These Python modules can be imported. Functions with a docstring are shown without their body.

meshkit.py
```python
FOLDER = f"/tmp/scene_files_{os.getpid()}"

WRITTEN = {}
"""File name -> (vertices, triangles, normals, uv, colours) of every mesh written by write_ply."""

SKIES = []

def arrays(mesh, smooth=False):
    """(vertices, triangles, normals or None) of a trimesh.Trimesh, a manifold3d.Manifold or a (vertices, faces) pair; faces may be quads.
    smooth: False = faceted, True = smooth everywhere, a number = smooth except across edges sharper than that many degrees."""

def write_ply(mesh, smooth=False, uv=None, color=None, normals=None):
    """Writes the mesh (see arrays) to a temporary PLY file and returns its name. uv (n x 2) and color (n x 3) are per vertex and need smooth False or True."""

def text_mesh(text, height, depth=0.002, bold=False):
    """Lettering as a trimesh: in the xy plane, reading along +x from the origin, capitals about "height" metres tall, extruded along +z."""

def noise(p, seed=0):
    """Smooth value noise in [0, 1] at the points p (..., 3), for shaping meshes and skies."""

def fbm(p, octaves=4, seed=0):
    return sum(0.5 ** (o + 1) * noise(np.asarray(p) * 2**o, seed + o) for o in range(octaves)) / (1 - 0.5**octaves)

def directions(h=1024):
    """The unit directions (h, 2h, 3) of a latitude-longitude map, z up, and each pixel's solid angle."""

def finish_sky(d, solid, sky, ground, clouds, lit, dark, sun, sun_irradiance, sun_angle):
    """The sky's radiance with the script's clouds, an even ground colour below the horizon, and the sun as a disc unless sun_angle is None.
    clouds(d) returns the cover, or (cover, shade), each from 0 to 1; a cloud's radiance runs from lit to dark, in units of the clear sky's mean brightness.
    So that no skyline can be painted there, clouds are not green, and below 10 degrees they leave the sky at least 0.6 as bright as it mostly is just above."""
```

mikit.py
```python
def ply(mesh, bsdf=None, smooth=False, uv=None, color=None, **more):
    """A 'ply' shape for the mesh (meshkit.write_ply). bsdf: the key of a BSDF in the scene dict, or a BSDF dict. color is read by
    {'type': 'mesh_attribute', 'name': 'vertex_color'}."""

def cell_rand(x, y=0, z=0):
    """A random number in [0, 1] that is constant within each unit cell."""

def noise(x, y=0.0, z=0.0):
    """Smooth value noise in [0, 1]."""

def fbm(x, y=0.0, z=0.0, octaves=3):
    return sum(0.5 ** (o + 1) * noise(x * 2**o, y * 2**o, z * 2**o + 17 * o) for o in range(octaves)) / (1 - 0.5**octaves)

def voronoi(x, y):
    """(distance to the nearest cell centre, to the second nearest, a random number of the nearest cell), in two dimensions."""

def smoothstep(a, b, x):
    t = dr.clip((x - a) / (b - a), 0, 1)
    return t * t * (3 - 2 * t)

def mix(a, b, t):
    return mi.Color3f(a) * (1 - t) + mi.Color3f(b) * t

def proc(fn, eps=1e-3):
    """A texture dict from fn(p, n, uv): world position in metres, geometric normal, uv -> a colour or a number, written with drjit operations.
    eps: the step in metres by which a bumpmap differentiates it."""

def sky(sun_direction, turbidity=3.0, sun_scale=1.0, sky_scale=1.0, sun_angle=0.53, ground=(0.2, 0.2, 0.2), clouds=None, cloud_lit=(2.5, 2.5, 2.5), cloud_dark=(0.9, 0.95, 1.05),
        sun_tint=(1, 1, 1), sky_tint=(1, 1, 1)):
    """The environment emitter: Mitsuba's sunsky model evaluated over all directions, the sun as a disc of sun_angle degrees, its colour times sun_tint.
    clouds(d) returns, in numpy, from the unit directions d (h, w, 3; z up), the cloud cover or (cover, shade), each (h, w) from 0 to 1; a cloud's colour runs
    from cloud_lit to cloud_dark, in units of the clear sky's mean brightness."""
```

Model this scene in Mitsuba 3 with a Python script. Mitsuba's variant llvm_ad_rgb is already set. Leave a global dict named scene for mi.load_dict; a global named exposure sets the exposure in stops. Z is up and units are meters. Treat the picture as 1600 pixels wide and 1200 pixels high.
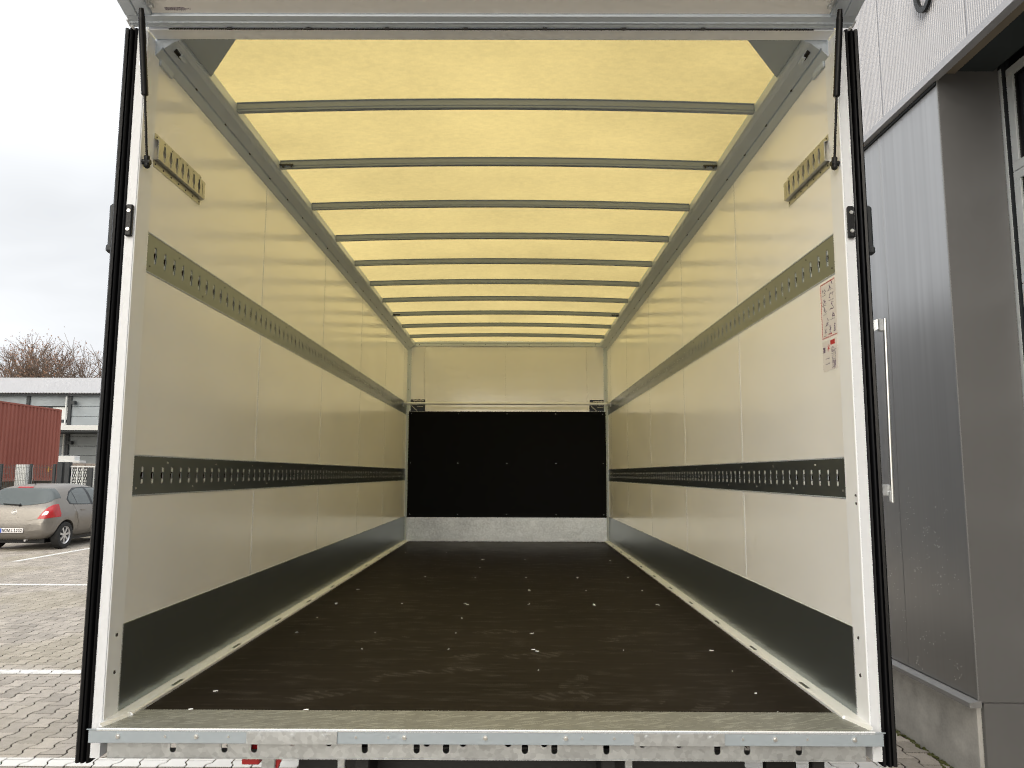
import math, random
import numpy as np, trimesh, manifold3d as m3
import shapely
from shapely.geometry import Polygon, Point, box as sbox
from shapely.ops import unary_union
import drjit as dr
import mitsuba as mi
import mikit, meshkit
from mikit import proc, noise, fbm, voronoi, cell_rand, smoothstep, mix

T = mi.ScalarTransform4f
GZ = 0.938                       # height of the load floor above the ground; the truck is written with its floor at z = 0
scene, labels = {}, {}

# ------------------------------------------------------------------ camera, sky, exposure
EYE = np.array([0.0888, -2.538, 0.812 + GZ])
PITCH, YAW, ROLL = 0.1192, -0.0033, 0.0036
FW = np.array([math.sin(YAW) * math.cos(PITCH), math.cos(YAW) * math.cos(PITCH), math.sin(PITCH)])
RI = np.array([math.cos(YAW), -math.sin(YAW), 0.0])
UP = np.cross(RI, FW) * math.cos(ROLL) - RI * math.sin(ROLL)
scene['camera'] = {'type': 'perspective', 'fov': 68.46, 'fov_axis': 'x', 'near_clip': 0.02, 'far_clip': 3000.0,
                   'to_world': T().look_at(origin=EYE.tolist(), target=(EYE + FW).tolist(), up=UP.tolist())}
exposure = 2.8


def overcast(d):
    q = d / np.maximum(d[..., 2:3] + 0.25, 0.08)
    n = meshkit.fbm(np.stack([q[..., 0] * 1.3, q[..., 1] * 2.0, q[..., 2] * 0 + 3.1], -1), 5, 4)
    el = np.clip(d[..., 2], 0, 1)
    return np.ones(d.shape[:2]), np.clip((4.6 - 3.45 * (0.43 + 0.57 * el ** 3) * (1 + 0.95 * (n - 0.54))) / 3.5, 0, 1)   # overcast: the zenith about twice the horizon


scene['sky'] = mikit.sky((-0.25, -0.84, 0.49), turbidity=3, sun_scale=0.3, sun_angle=60, clouds=overcast,
                         sun_tint=(0.84, 0.97, 1.22),
                         cloud_lit=(4.6, 4.66, 4.75), cloud_dark=(1.1, 1.14, 1.18), ground=(0.25, 0.24, 0.22))


# ------------------------------------------------------------------ helpers
def numbered(key):
    if key not in scene and key not in labels and not any(k.startswith(key + '__') for k in scene):
        return key
    i = 1
    while True:
        k = f'{key}_{i:03d}'
        if k not in scene and k not in labels and not any(q.startswith(k + '__') for q in scene):
            return k
        i += 1


def cat(ms):
    return ms[0] if len(ms) == 1 else trimesh.util.concatenate(ms)


def tm(man):
    m = man.to_mesh()
    return trimesh.Trimesh(np.array(m.vert_properties[:, :3], float), np.array(m.tri_verts), process=False)


def man(t):
    t = t.copy(); t.merge_vertices()
    return m3.Manifold(m3.Mesh(np.array(t.vertices, np.float32), np.array(t.faces, np.uint32)))


def add(key, mesh, bsdf, parent=None, dz=GZ, smooth=False, uv=None, label=None, kind=None, group=None, category=None):
    if isinstance(mesh, list):
        mesh = cat(mesh)
    mesh = mesh.copy(); mesh.vertices = np.asarray(mesh.vertices) + [0, 0, dz]
    key = numbered(f'{parent}__{key}' if parent else key)
    scene[key] = mikit.ply(mesh, bsdf, smooth=smooth, uv=uv)
    tag(key, label, category, group, kind)
    return key


def tag(key, label=None, category=None, group=None, kind=None):
    d = {k: v for k, v in dict(label=label, category=category, group=group, kind=kind).items() if v}
    if d:
        labels[key] = d
    return key


def bx(x0, x1, y0, y1, z0, z1, c=0.0):
    """A box, its edges chamfered by c."""
    if c <= 0:
        b = trimesh.creation.box((x1 - x0, y1 - y0, z1 - z0))
        b.apply_translation(((x0 + x1) / 2, (y0 + y1) / 2, (z0 + z1) / 2))
        return b
    p = []
    for x, sx in ((x0, 1), (x1, -1)):
        for y, sy in ((y0, 1), (y1, -1)):
            for z, sz in ((z0, 1), (z1, -1)):
                p += [(x, y + sy * c, z + sz * c), (x + sx * c, y, z + sz * c), (x + sx * c, y + sy * c, z)]
    return trimesh.convex.convex_hull(np.array(p))


def hull(pts):
    return trimesh.convex.convex_hull(np.array(pts, float))


def prism(poly, axis, a, b):
    """A shapely polygon (or point list) extruded along an axis: x takes (y, z), y takes (x, z), z takes (x, y)."""
    if not hasattr(poly, 'geom_type'):
        poly = Polygon(poly)
    if not poly.is_valid:
        poly = poly.buffer(0)
    out = []
    for g in getattr(poly, 'geoms', [poly]):
        t = trimesh.creation.extrude_polygon(g, b - a, engine='earcut')
        v = np.array(t.vertices); v[:, 2] += a
        if axis == 'x':
            v = v[:, [2, 0, 1]]
        elif axis == 'y':
            v = v[:, [0, 2, 1]]
        f = np.array(t.faces)
        if axis == 'y':
            f = f[:, ::-1]
        out.append(trimesh.Trimesh(v, f, process=False))
    return cat(out)


def tube(p, q, r, r2=None, n=12):
    """A closed cylinder or cone frustum from p to q."""
    p, q = np.array(p, float), np.array(q, float)
    r2 = r if r2 is None else r2
    w = (q - p) / np.linalg.norm(q - p)
    a = np.cross(w, [0, 0, 1] if abs(w[2]) < 0.9 else [1, 0, 0]); a /= np.linalg.norm(a)
    b = np.cross(w, a)
    t = np.arange(n) * 2 * np.pi / n
    ring = np.cos(t)[:, None] * a + np.sin(t)[:, None] * b
    v = np.vstack([p + ring * r, q + ring * r2, [p], [q]])
    f = []
    for i in range(n):
        j = (i + 1) % n
        f += [(i, j, n + j), (i, n + j, n + i), (2 * n, j, i), (2 * n + 1, n + i, n + j)]
    return trimesh.Trimesh(v, f, process=False)


def ball(c, r, s=(1, 1, 1), sub=1):
    t = trimesh.creation.icosphere(sub, r)
    t.vertices = t.vertices * np.array(s) + np.array(c)
    return t


def mirror(t):
    t = t.copy(); t.vertices = t.vertices * [-1, 1, 1]; t.faces = t.faces[:, ::-1]
    return t


def side(t, s):
    return t if s > 0 else mirror(t)


def lin(r, g, b):
    f = lambda c: c / 12.92 if c <= 0.04045 else ((c + 0.055) / 1.055) ** 2.4
    return [f(r / 255), f(g / 255), f(b / 255)]


# ------------------------------------------------------------------ materials
def rgb(c):
    return {'type': 'rgb', 'value': list(c) if hasattr(c, '__len__') else [c] * 3}


def mat(name, c, rough=0.5, metal=0.0, spec=0.5, coat=0.0, **more):
    d = {'type': 'principled', 'base_color': c if isinstance(c, dict) else rgb(c), 'roughness': rough, 'metallic': metal, 'specular': spec}
    if coat:
        d |= {'clearcoat': coat, 'clearcoat_gloss': 0.95}
    d |= more
    scene['mat_' + name] = {'type': 'twosided', 'bsdf': d}
    return 'mat_' + name


def f_galv(p, n, uv):
    a = voronoi((p.x + 0.31 * p.y) * 70, (p.z + 0.63 * p.y) * 70)[2]
    s = fbm(p.x * 6, p.y * 6, p.z * 6, 3)
    return mi.Color3f(0.62, 0.645, 0.66) * (0.74 + 0.24 * a + 0.34 * (s - 0.4))


def f_sill(p, n, uv):
    a = voronoi(p.x * 60, p.y * 60)[2]
    st = fbm(p.x * 14, p.y * 20 + 4.0, 0.0, 4)
    scr = smoothstep(0.63, 0.72, noise(p.x * 14 + p.y * 40, p.y * 160 - p.x * 60))
    k = 0.60 + 0.10 * a + 0.16 * (st - 0.45) + 0.22 * scr
    return mi.Color3f(0.45, 0.465, 0.44) * k


def f_ply(p, n, uv):
    """Brown phenolic board: streaks across, worn and dusty patches, prints of shoes."""
    st = fbm(p.x * 3.0, p.y * 55, 1.0, 3)
    big = fbm(p.x * 1.4, p.y * 2.2, 5.0, 3)
    fine = noise(p.x * 30, p.y * 330)
    c = mix((0.0060, 0.0045, 0.0042), (0.0165, 0.0120, 0.0103), dr.clip(0.55 * st + 0.55 * (big - 0.25), 0, 1))
    dust = mi.Float(0)
    for (x, y, a, s) in ((-0.62, 0.36, 0.5, 1.0), (-0.20, 0.70, 0.3, 1.1), (-0.12, 0.95, 0.5, 0.9), (0.28, 0.36, 0.2, 1.1), (0.20, 0.98, 0.3, 1.2),
                         (0.56, 0.25, 0.8, 0.8), (0.80, 0.27, 0.9, 0.9), (-0.40, 0.62, 0.7, 1.0), (0.02, 1.5, 0.2, 1.0), (0.62, 1.35, 0.6, 1.0), (-0.55, 1.3, 0.4, 1.0), (0.33, 0.55, 1.1, 0.9)):
        ca, sa = math.cos(a), math.sin(a)
        dx, dy = (p.x - x), (p.y - y)
        u, v = (dx * ca + dy * sa) / (0.145 * s), (-dx * sa + dy * ca) / (0.05 * s)
        r = u * u + v * v + 0.8 * (noise(p.x * 40, p.y * 40) - 0.5)
        tread = smoothstep(0.35, 0.75, 0.5 + 0.5 * dr.sin(u * 24 + 3 * dr.sin(v * 2.2)))
        dust = dust + smoothstep(1.0, 0.75, r) * (0.25 + 0.75 * tread) * smoothstep(0.25, 0.7, noise(p.x * 22 + 7, p.y * 22))
    dust = dust * 0.55 + 0.55 * smoothstep(0.50, 0.85, fbm(p.x * 9, p.y * 30, 9.0, 4)) * fine
    return mix(c, (0.10, 0.090, 0.080), dr.clip(dust * 0.42, 0, 0.8))


def f_roof(p, n, uv):
    a = fbm(p.x * 40, p.y * 70, 0.0, 3)
    b = fbm(p.x * 1.6, p.y * 1.9, 2.0, 4)
    c = noise(p.x * 260, p.y * 260)
    k = 0.90 + 0.12 * (a - 0.5) + 0.30 * (b - 0.5) + 0.05 * (c - 0.5)
    return mi.Color3f(0.680, 0.545, 0.232) * k


def f_wall(p, n, uv):
    b = fbm(p.y * 1.6, p.z * 2.6, 3.0, 3)
    return mi.Color3f(0.915, 0.912, 0.905) * (0.95 + 0.09 * (b - 0.5))


def f_paver(p, n, uv):
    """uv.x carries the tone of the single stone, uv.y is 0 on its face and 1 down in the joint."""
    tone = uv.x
    s = noise(p.x * 240, p.y * 240)
    g = fbm(p.x * 30, p.y * 30, 0.0, 3)
    big = fbm(p.x * 0.9, p.y * 0.6, 4.0, 3)
    c = mix((0.275, 0.248, 0.214), (0.405, 0.366, 0.318), tone)
    moss = smoothstep(0.52, 0.72, big) * 0.35
    c = mix(c, (0.24, 0.21, 0.135), moss)
    c = c * (0.80 + 0.26 * g + 0.20 * (s - 0.5) + 0.25 * (big - 0.5))
    return mix(c, (0.050, 0.042, 0.030), 0.85 * smoothstep(0.15, 0.8, uv.y))    # chamfer and sides coloured darker so the joints read dark


def f_ground(p, n, uv):
    """Joint sand under the stones, and beyond the laid ones the same paving at a distance."""
    big = fbm(p.x * 0.35, p.y * 0.35, 4.0, 4)
    r = cell_rand(dr.floor(p.x / 0.14), dr.floor(p.y / 0.2))
    far = mix((0.20, 0.175, 0.135), (0.31, 0.27, 0.215), 0.5 * r + 0.5 * big)
    near = (p.x > -15.82) & (p.x < 2.72) & (p.y > -1.3) & (p.y < 17.9)
    near &= ((p.y < 11.55) & (p.x > -2.9 - 0.95 * (p.y + 2.538))) | ((p.y >= 11.55) & (p.x < -5.0) & (p.x > -3.5 - 0.85 * (p.y + 2.538)))
    sand = mi.Color3f(0.040, 0.033, 0.024) * (0.6 + 0.8 * fbm(p.x * 20, p.y * 20))
    return dr.select(near, sand, far)


def f_concrete(p, n, uv):
    a = fbm(p.y * 6, p.z * 6, p.x * 6, 4)
    b = noise(p.y * 120, p.z * 120, p.x * 120)
    low = smoothstep(0.45, 0.0, p.z + 0.3 * (a - 0.5)) * 0.18
    return mi.Color3f(0.52, 0.51, 0.48) * (0.62 + 0.62 * a + 0.12 * (b - 0.5)) * (1 - low)


def f_clad(p, n, uv):
    """Grey painted cladding with faint vertical rain streaks."""
    st = fbm(p.y * 26, p.z * 0.7, p.x * 26, 3)
    st2 = noise(p.y * 80, p.z * 0.5, p.x * 80)
    return mi.Color3f(0.47, 0.468, 0.465) * (0.86 + 0.26 * (st - 0.4) * smoothstep(1.4, 3.0, p.z) + 0.06 * (st2 - 0.5))


def f_fascia(p, n, uv):
    st = fbm(p.y * 14, p.z * 0.8, p.x * 14, 3)
    return mi.Color3f(0.51, 0.51, 0.535) * (0.94 + 0.12 * (st - 0.4))


def f_container(p, n, uv):
    a = fbm(p.y * 2.2, p.z * 0.5, p.x * 2.2, 4)
    return mix((0.24, 0.070, 0.052), (0.33, 0.112, 0.086), a)


def f_farwall(p, n, uv):
    a = fbm(p.x * 1.2, p.z * 0.5, 0.0, 3)
    return mi.Color3f(0.27, 0.30, 0.32) * (0.88 + 0.24 * (a - 0.3))


WALL = mat('wall_panel', proc(f_wall), 0.15, 0, 1.0, 0.7)
GALV = mat('galvanised', proc(f_galv), 0.38, 0.75)
RAIL2 = mat('short_rail_steel', (0.47, 0.475, 0.46), 0.30, 0.9)
SILL = mat('worn_galvanised', proc(f_sill), 0.42, 0.55)
DGALV = mat('smooth_galvanised', (0.225, 0.262, 0.305), 0.24, 0.9)
KICK = mat('kick_plate_steel', (0.33, 0.38, 0.405), 0.29, 0.92)
ALU = mat('aluminium', (0.58, 0.645, 0.72), 0.36, 0.2)
ALU2 = mat('light_aluminium', (0.82, 0.84, 0.86), 0.42, 0.3)
STRIP = mat('grey_strip', (0.36, 0.41, 0.45), 0.45, 0.25)
BOW = mat('bow_steel', (0.29, 0.335, 0.40), 0.45, 0.2)
WHITE = mat('white_paint', (0.68, 0.70, 0.73), 0.35)
GREYTRIM = mat('pale_trim', (0.87, 0.89, 0.92), 0.40)
FLAPW = mat('flap_panel', (0.88, 0.87, 0.85), 0.35)
RUBBER = mat('rubber', (0.0035, 0.0036, 0.0046), 0.36, 0, 0.35)
BLACK = mat('black_plastic', (0.005, 0.0054, 0.006), 0.38, 0, 0.4)
STRUTB = mat('black_strut', (0.003, 0.003, 0.0035), 0.30, 0, 0.35)
DARKBOARD = mat('black_board', (0.0013, 0.0014, 0.0016), 0.5, 0, 0.08)
CHASSIS = mat('chassis_black', (0.012, 0.012, 0.013), 0.5)
SCREW = mat('bright_screw', (0.75, 0.75, 0.74), 0.3, 0.9)
DSCREW = mat('dark_screw', (0.05, 0.05, 0.05), 0.4, 0.5)
REDL = mat('red_lens', (0.42, 0.010, 0.014), 0.16, 0, 0.5, 1.0)
WLENS = mat('white_lens', (0.80, 0.78, 0.78), 0.15)
PLY = mat('floor_ply', proc(f_ply), 0.48, 0, 0.08)
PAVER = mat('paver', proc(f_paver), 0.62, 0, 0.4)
GROUND = mat('ground', proc(f_ground), 0.75, 0, 0.3)
LINE = mat('line_paint', (0.61, 0.605, 0.585), 0.6)
CONC = mat('concrete', proc(f_concrete), 0.8, 0, 0.3)
CLAD = mat('grey_cladding', proc(f_clad), 0.30, 0.88)
JAMB = mat('grey_trim', (0.165, 0.163, 0.163), 0.42, 0.25)
FLASH = mat('flashing', (0.30, 0.30, 0.30), 0.4, 0.4)
FASCIA = mat('pale_cladding', proc(f_fascia), 0.40, 0.25)
SOFFIT = mat('brown_soffit', (0.30, 0.25, 0.185), 0.6)
DSOFF = mat('dark_soffit', (0.040, 0.050, 0.052), 0.5)
DOORAL = mat('door_aluminium', (0.56, 0.585, 0.585), 0.35, 0.15)
GLASSD = mat('dark_glass', (0.012, 0.012, 0.016), 0.06, 0, 0.6)
CARP = mat('car_paint', (0.225, 0.208, 0.187), 0.33, 0.6, 0.6, 1.0)
CGLASS = mat('car_glass', (0.06, 0.075, 0.075), 0.05, 0.0, 0.8, 1.0)
RIM = mat('alloy_rim', (0.62, 0.62, 0.63), 0.28, 0.8)
TYRE = mat('tyre', (0.016, 0.016, 0.016), 0.75)
CONT = mat('container_red', proc(f_container), 0.55, 0, 0.3)
FARW = mat('hall_wall', proc(f_farwall), 0.5, 0.1)
FARR = mat('hall_roof', (0.44, 0.435, 0.44), 0.7)
ANTH = mat('anthracite', (0.020, 0.024, 0.028), 0.5)
FENCE = mat('fence_wire', (0.045, 0.060, 0.058), 0.5)
PALE = mat('pale_steel', (0.60, 0.61, 0.60), 0.5)
BARK = mat('bark', (0.155, 0.115, 0.090), 0.85)
LEAF = mat('dry_leaf', (0.24, 0.115, 0.065), 0.7)
LEAF2 = mat('dry_leaf_pale', (0.30, 0.185, 0.115), 0.7)
MOSS = mat('moss', (0.060, 0.066, 0.014), 0.9)
STONE = mat('rubble', (0.22, 0.185, 0.155), 0.85)
PAPER = mat('paper', (0.74, 0.71, 0.70), 0.5)
INKR = mat('red_ink', (0.50, 0.03, 0.035), 0.5)
INKV = mat('violet_ink', (0.13, 0.09, 0.16), 0.5)
BLUE = mat('blue_sticker', (0.010, 0.016, 0.040), 0.35)
PLATEB = mat('plate_blue', (0.02, 0.09, 0.42), 0.4)
YELLOW = mat('yellow_mark', (0.75, 0.42, 0.06), 0.5)
scene['mat_roof_sheet'] = {'type': 'principledthin', 'base_color': proc(f_roof), 'roughness': 0.5, 'diff_trans': 1.75, 'eta': 1.4, 'spec_trans': 0.0}
ROOF = 'mat_roof_sheet'

# ------------------------------------------------------------------ ground and paving
add('ground', bx(-500, 500, -300, 900, -0.6, -0.030), GROUND, dz=0, kind='structure', label='grey brown yard of interlocking concrete paving stones')

PX, PY = 0.14, 0.20
HALF = [(0.0825, 0.0), (0.0825, 0.032), (0.0575, 0.068), (0.0575, 0.132), (0.0825, 0.168), (0.0825, 0.2)]
OUT = HALF + [(-x, y) for x, y in HALF[::-1]]
OUTP = Polygon(OUT).buffer(-0.0034, join_style=2)
TOPP = OUTP.buffer(-0.0022, join_style=2)


def ring_of(poly):
    c = np.array(shapely.geometry.polygon.orient(poly, 1.0).exterior.coords)[:-1]
    k = int(np.argmin(np.abs(np.arctan2(c[:, 1] - 0.1, c[:, 0]) + 2.2)))
    return np.roll(c, -k, axis=0)


_o, _t = ring_of(OUTP), ring_of(TOPP)
_n = len(_o)
assert len(_t) == _n == 12
_cap = trimesh.creation.triangulate_polygon(Polygon(_t), engine='earcut')[1]


def stone_arrays(h, tilt):
    top = np.c_[_t, h + _t[:, 0] * tilt[0] + (_t[:, 1] - 0.1) * tilt[1]]
    mid = np.c_[_o, np.full(_n, h - 0.0030) + _o[:, 0] * tilt[0] + (_o[:, 1] - 0.1) * tilt[1]]
    low = np.c_[_o, np.full(_n, -0.028)]
    v = np.vstack([top, mid, low])
    f = [tuple(x) for x in _cap]
    for i in range(_n):
        j = (i + 1) % _n
        f += [(_n + i, _n + j, j), (_n + i, j, i), (2 * _n + i, 2 * _n + j, _n + j), (2 * _n + i, _n + j, _n + i)]
    f = np.array(f)
    a, b, c = v[f[:, 0]], v[f[:, 1]], v[f[:, 2]]
    if np.cross(b - a, c - a)[: len(_cap), 2].mean() < 0:
        f[: len(_cap)] = f[: len(_cap), ::-1]
    return v, f


def stone_spots():
    rng = np.random.default_rng(11)
    for i in range(-113, 23):
        for j in range(-8, 90):
            x, y = i * PX, j * PY + (0.1 if i % 2 else 0.0)
            if x > 2.66 or y < -1.3:
                continue
            # what the camera could see, with room for a step to the side
            if y > 11.5 and x > -5.0:
                continue
            if y < 11.5 and x < -2.9 - 0.95 * (y + 2.538):
                continue
            if y >= 11.5 and x < -3.5 - 0.85 * (y + 2.538):
                continue
            yield x, y, rng.random(), rng.random(3)


spots = list(stone_spots())


def seen_size(x, y):
    """How large a stone shows in the picture: 0 when the truck, its doors or the frame hide it."""
    d = np.array([x, y + 0.1, 0.0]) - EYE
    z = d @ FW
    if z < 0.5:
        return 0
    r2 = RI * math.cos(ROLL) + np.cross(RI, FW) * math.sin(ROLL)
    px, py = 800 + 1176 * (d @ r2) / z, 600 - 1176 * (d @ UP) / z
    if not (-20 < px < 1620 and py < 1215):
        return 0
    if 142 - (1185 - py) * 0.01 < px < 1372 and py < 1180:
        return 0
    if px > 1300 and x > 2.70:
        return 0
    return 1 / z ** 2


order = sorted(range(len(spots)), key=lambda k: -seen_size(spots[k][0], spots[k][1]))
shown = [k for k in order[:300] if seen_size(spots[k][0], spots[k][1]) > 0]
variants = []
for q in range(14):
    rr = np.random.default_rng(500 + q)
    v, f = stone_arrays((rr.random() - 0.5) * 0.002, (rr.random(2) - 0.5) * 0.016)
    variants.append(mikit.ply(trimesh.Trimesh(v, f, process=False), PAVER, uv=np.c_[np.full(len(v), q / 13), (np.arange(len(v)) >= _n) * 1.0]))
for k in shown:
    x, y, tone, r = spots[k]
    key = numbered('paving__paver')
    scene[key] = {**variants[int(tone * 13.99)], 'to_world': T().translate([x, y, 0.0])}
inshown, vs, fs, us, at = set(shown), [], [], [], 0
for k, (x, y, tone, r) in enumerate(spots):
    if k in inshown:
        continue
    v, f = stone_arrays((r[0] - 0.5) * 0.002, (r[1:] - 0.5) * 0.016)
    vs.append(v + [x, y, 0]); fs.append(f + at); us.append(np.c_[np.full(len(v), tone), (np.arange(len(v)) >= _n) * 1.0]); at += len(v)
us = np.vstack(us)
add('far_pavers', trimesh.Trimesh(np.vstack(vs), np.vstack(fs), process=False), PAVER, 'paving', dz=0, uv=us, kind='stuff')
tag('paving', 'beige interlocking concrete paving stones with dark joints', kind='structure')


def line(x0, x1, y0, y1, label):
    band = sbox(x0, y0, x1, y1)
    out = []
    for x, y, *_ in spots:
        if x0 - 0.1 < x < x1 + 0.1 and y0 - 0.25 < y < y1 + 0.05:
            g = shapely.affinity.translate(TOPP.buffer(0.0012, join_style=2), x, y).intersection(band)
            if not g.is_empty and g.area > 2e-5:
                out.append(prism(g, 'z', 0.0022, 0.0052))
    if out:
        add('parking_line', out, LINE, 'paving', dz=0, label=label)


import shapely.affinity
line(-6.5, 2.35, 2.20, 2.33, 'white painted line running under the rear of the truck')
line(-9.5, -1.6, 4.28, 4.41, 'white painted line across the yard, second from the front')
line(-13.5, -4.0, 9.47, 9.60, 'white painted line across the yard behind the second one')
line(-9.83, -9.70, 12.6, 16.8, 'white painted bay line beside the parked hatchback')
line(-12.75, -12.62, 12.6, 16.8, 'white painted bay line on the far side of the parked hatchback')

# ------------------------------------------------------------------ the truck: box body
TR = 'box_truck'
tag(TR, 'white box truck with its rear doors open, empty cargo box with a translucent yellow roof', 'truck')
W, L, H = 1.24, 6.754, 2.36
LOW, UPR = (0.732, 0.874), (1.532, 1.680)
SEAMS = {-1: (0.085, 1.335, 2.607, 3.90, 5.16, 6.43, L), 1: (0.085, 1.274, 2.542, 3.826, 5.106, 6.38, L)}


def slot(yc, zc, h=0.062, w=0.0135, r=0.0125):
    return unary_union([sbox(yc - w / 2, zc - h / 2, yc + w / 2, zc + h / 2), Point(yc, zc).buffer(r, 3)])


def lashing(y0, y1, z0, z1, pitch=0.078, first=0.065):
    holes = []
    y = y0 + first
    while y < y1 - 0.04:
        holes.append(slot(y, (z0 + z1) / 2)); y += pitch
    return sbox(y0, z0, y1, z1).difference(unary_union(holes)), len(holes)


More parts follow.
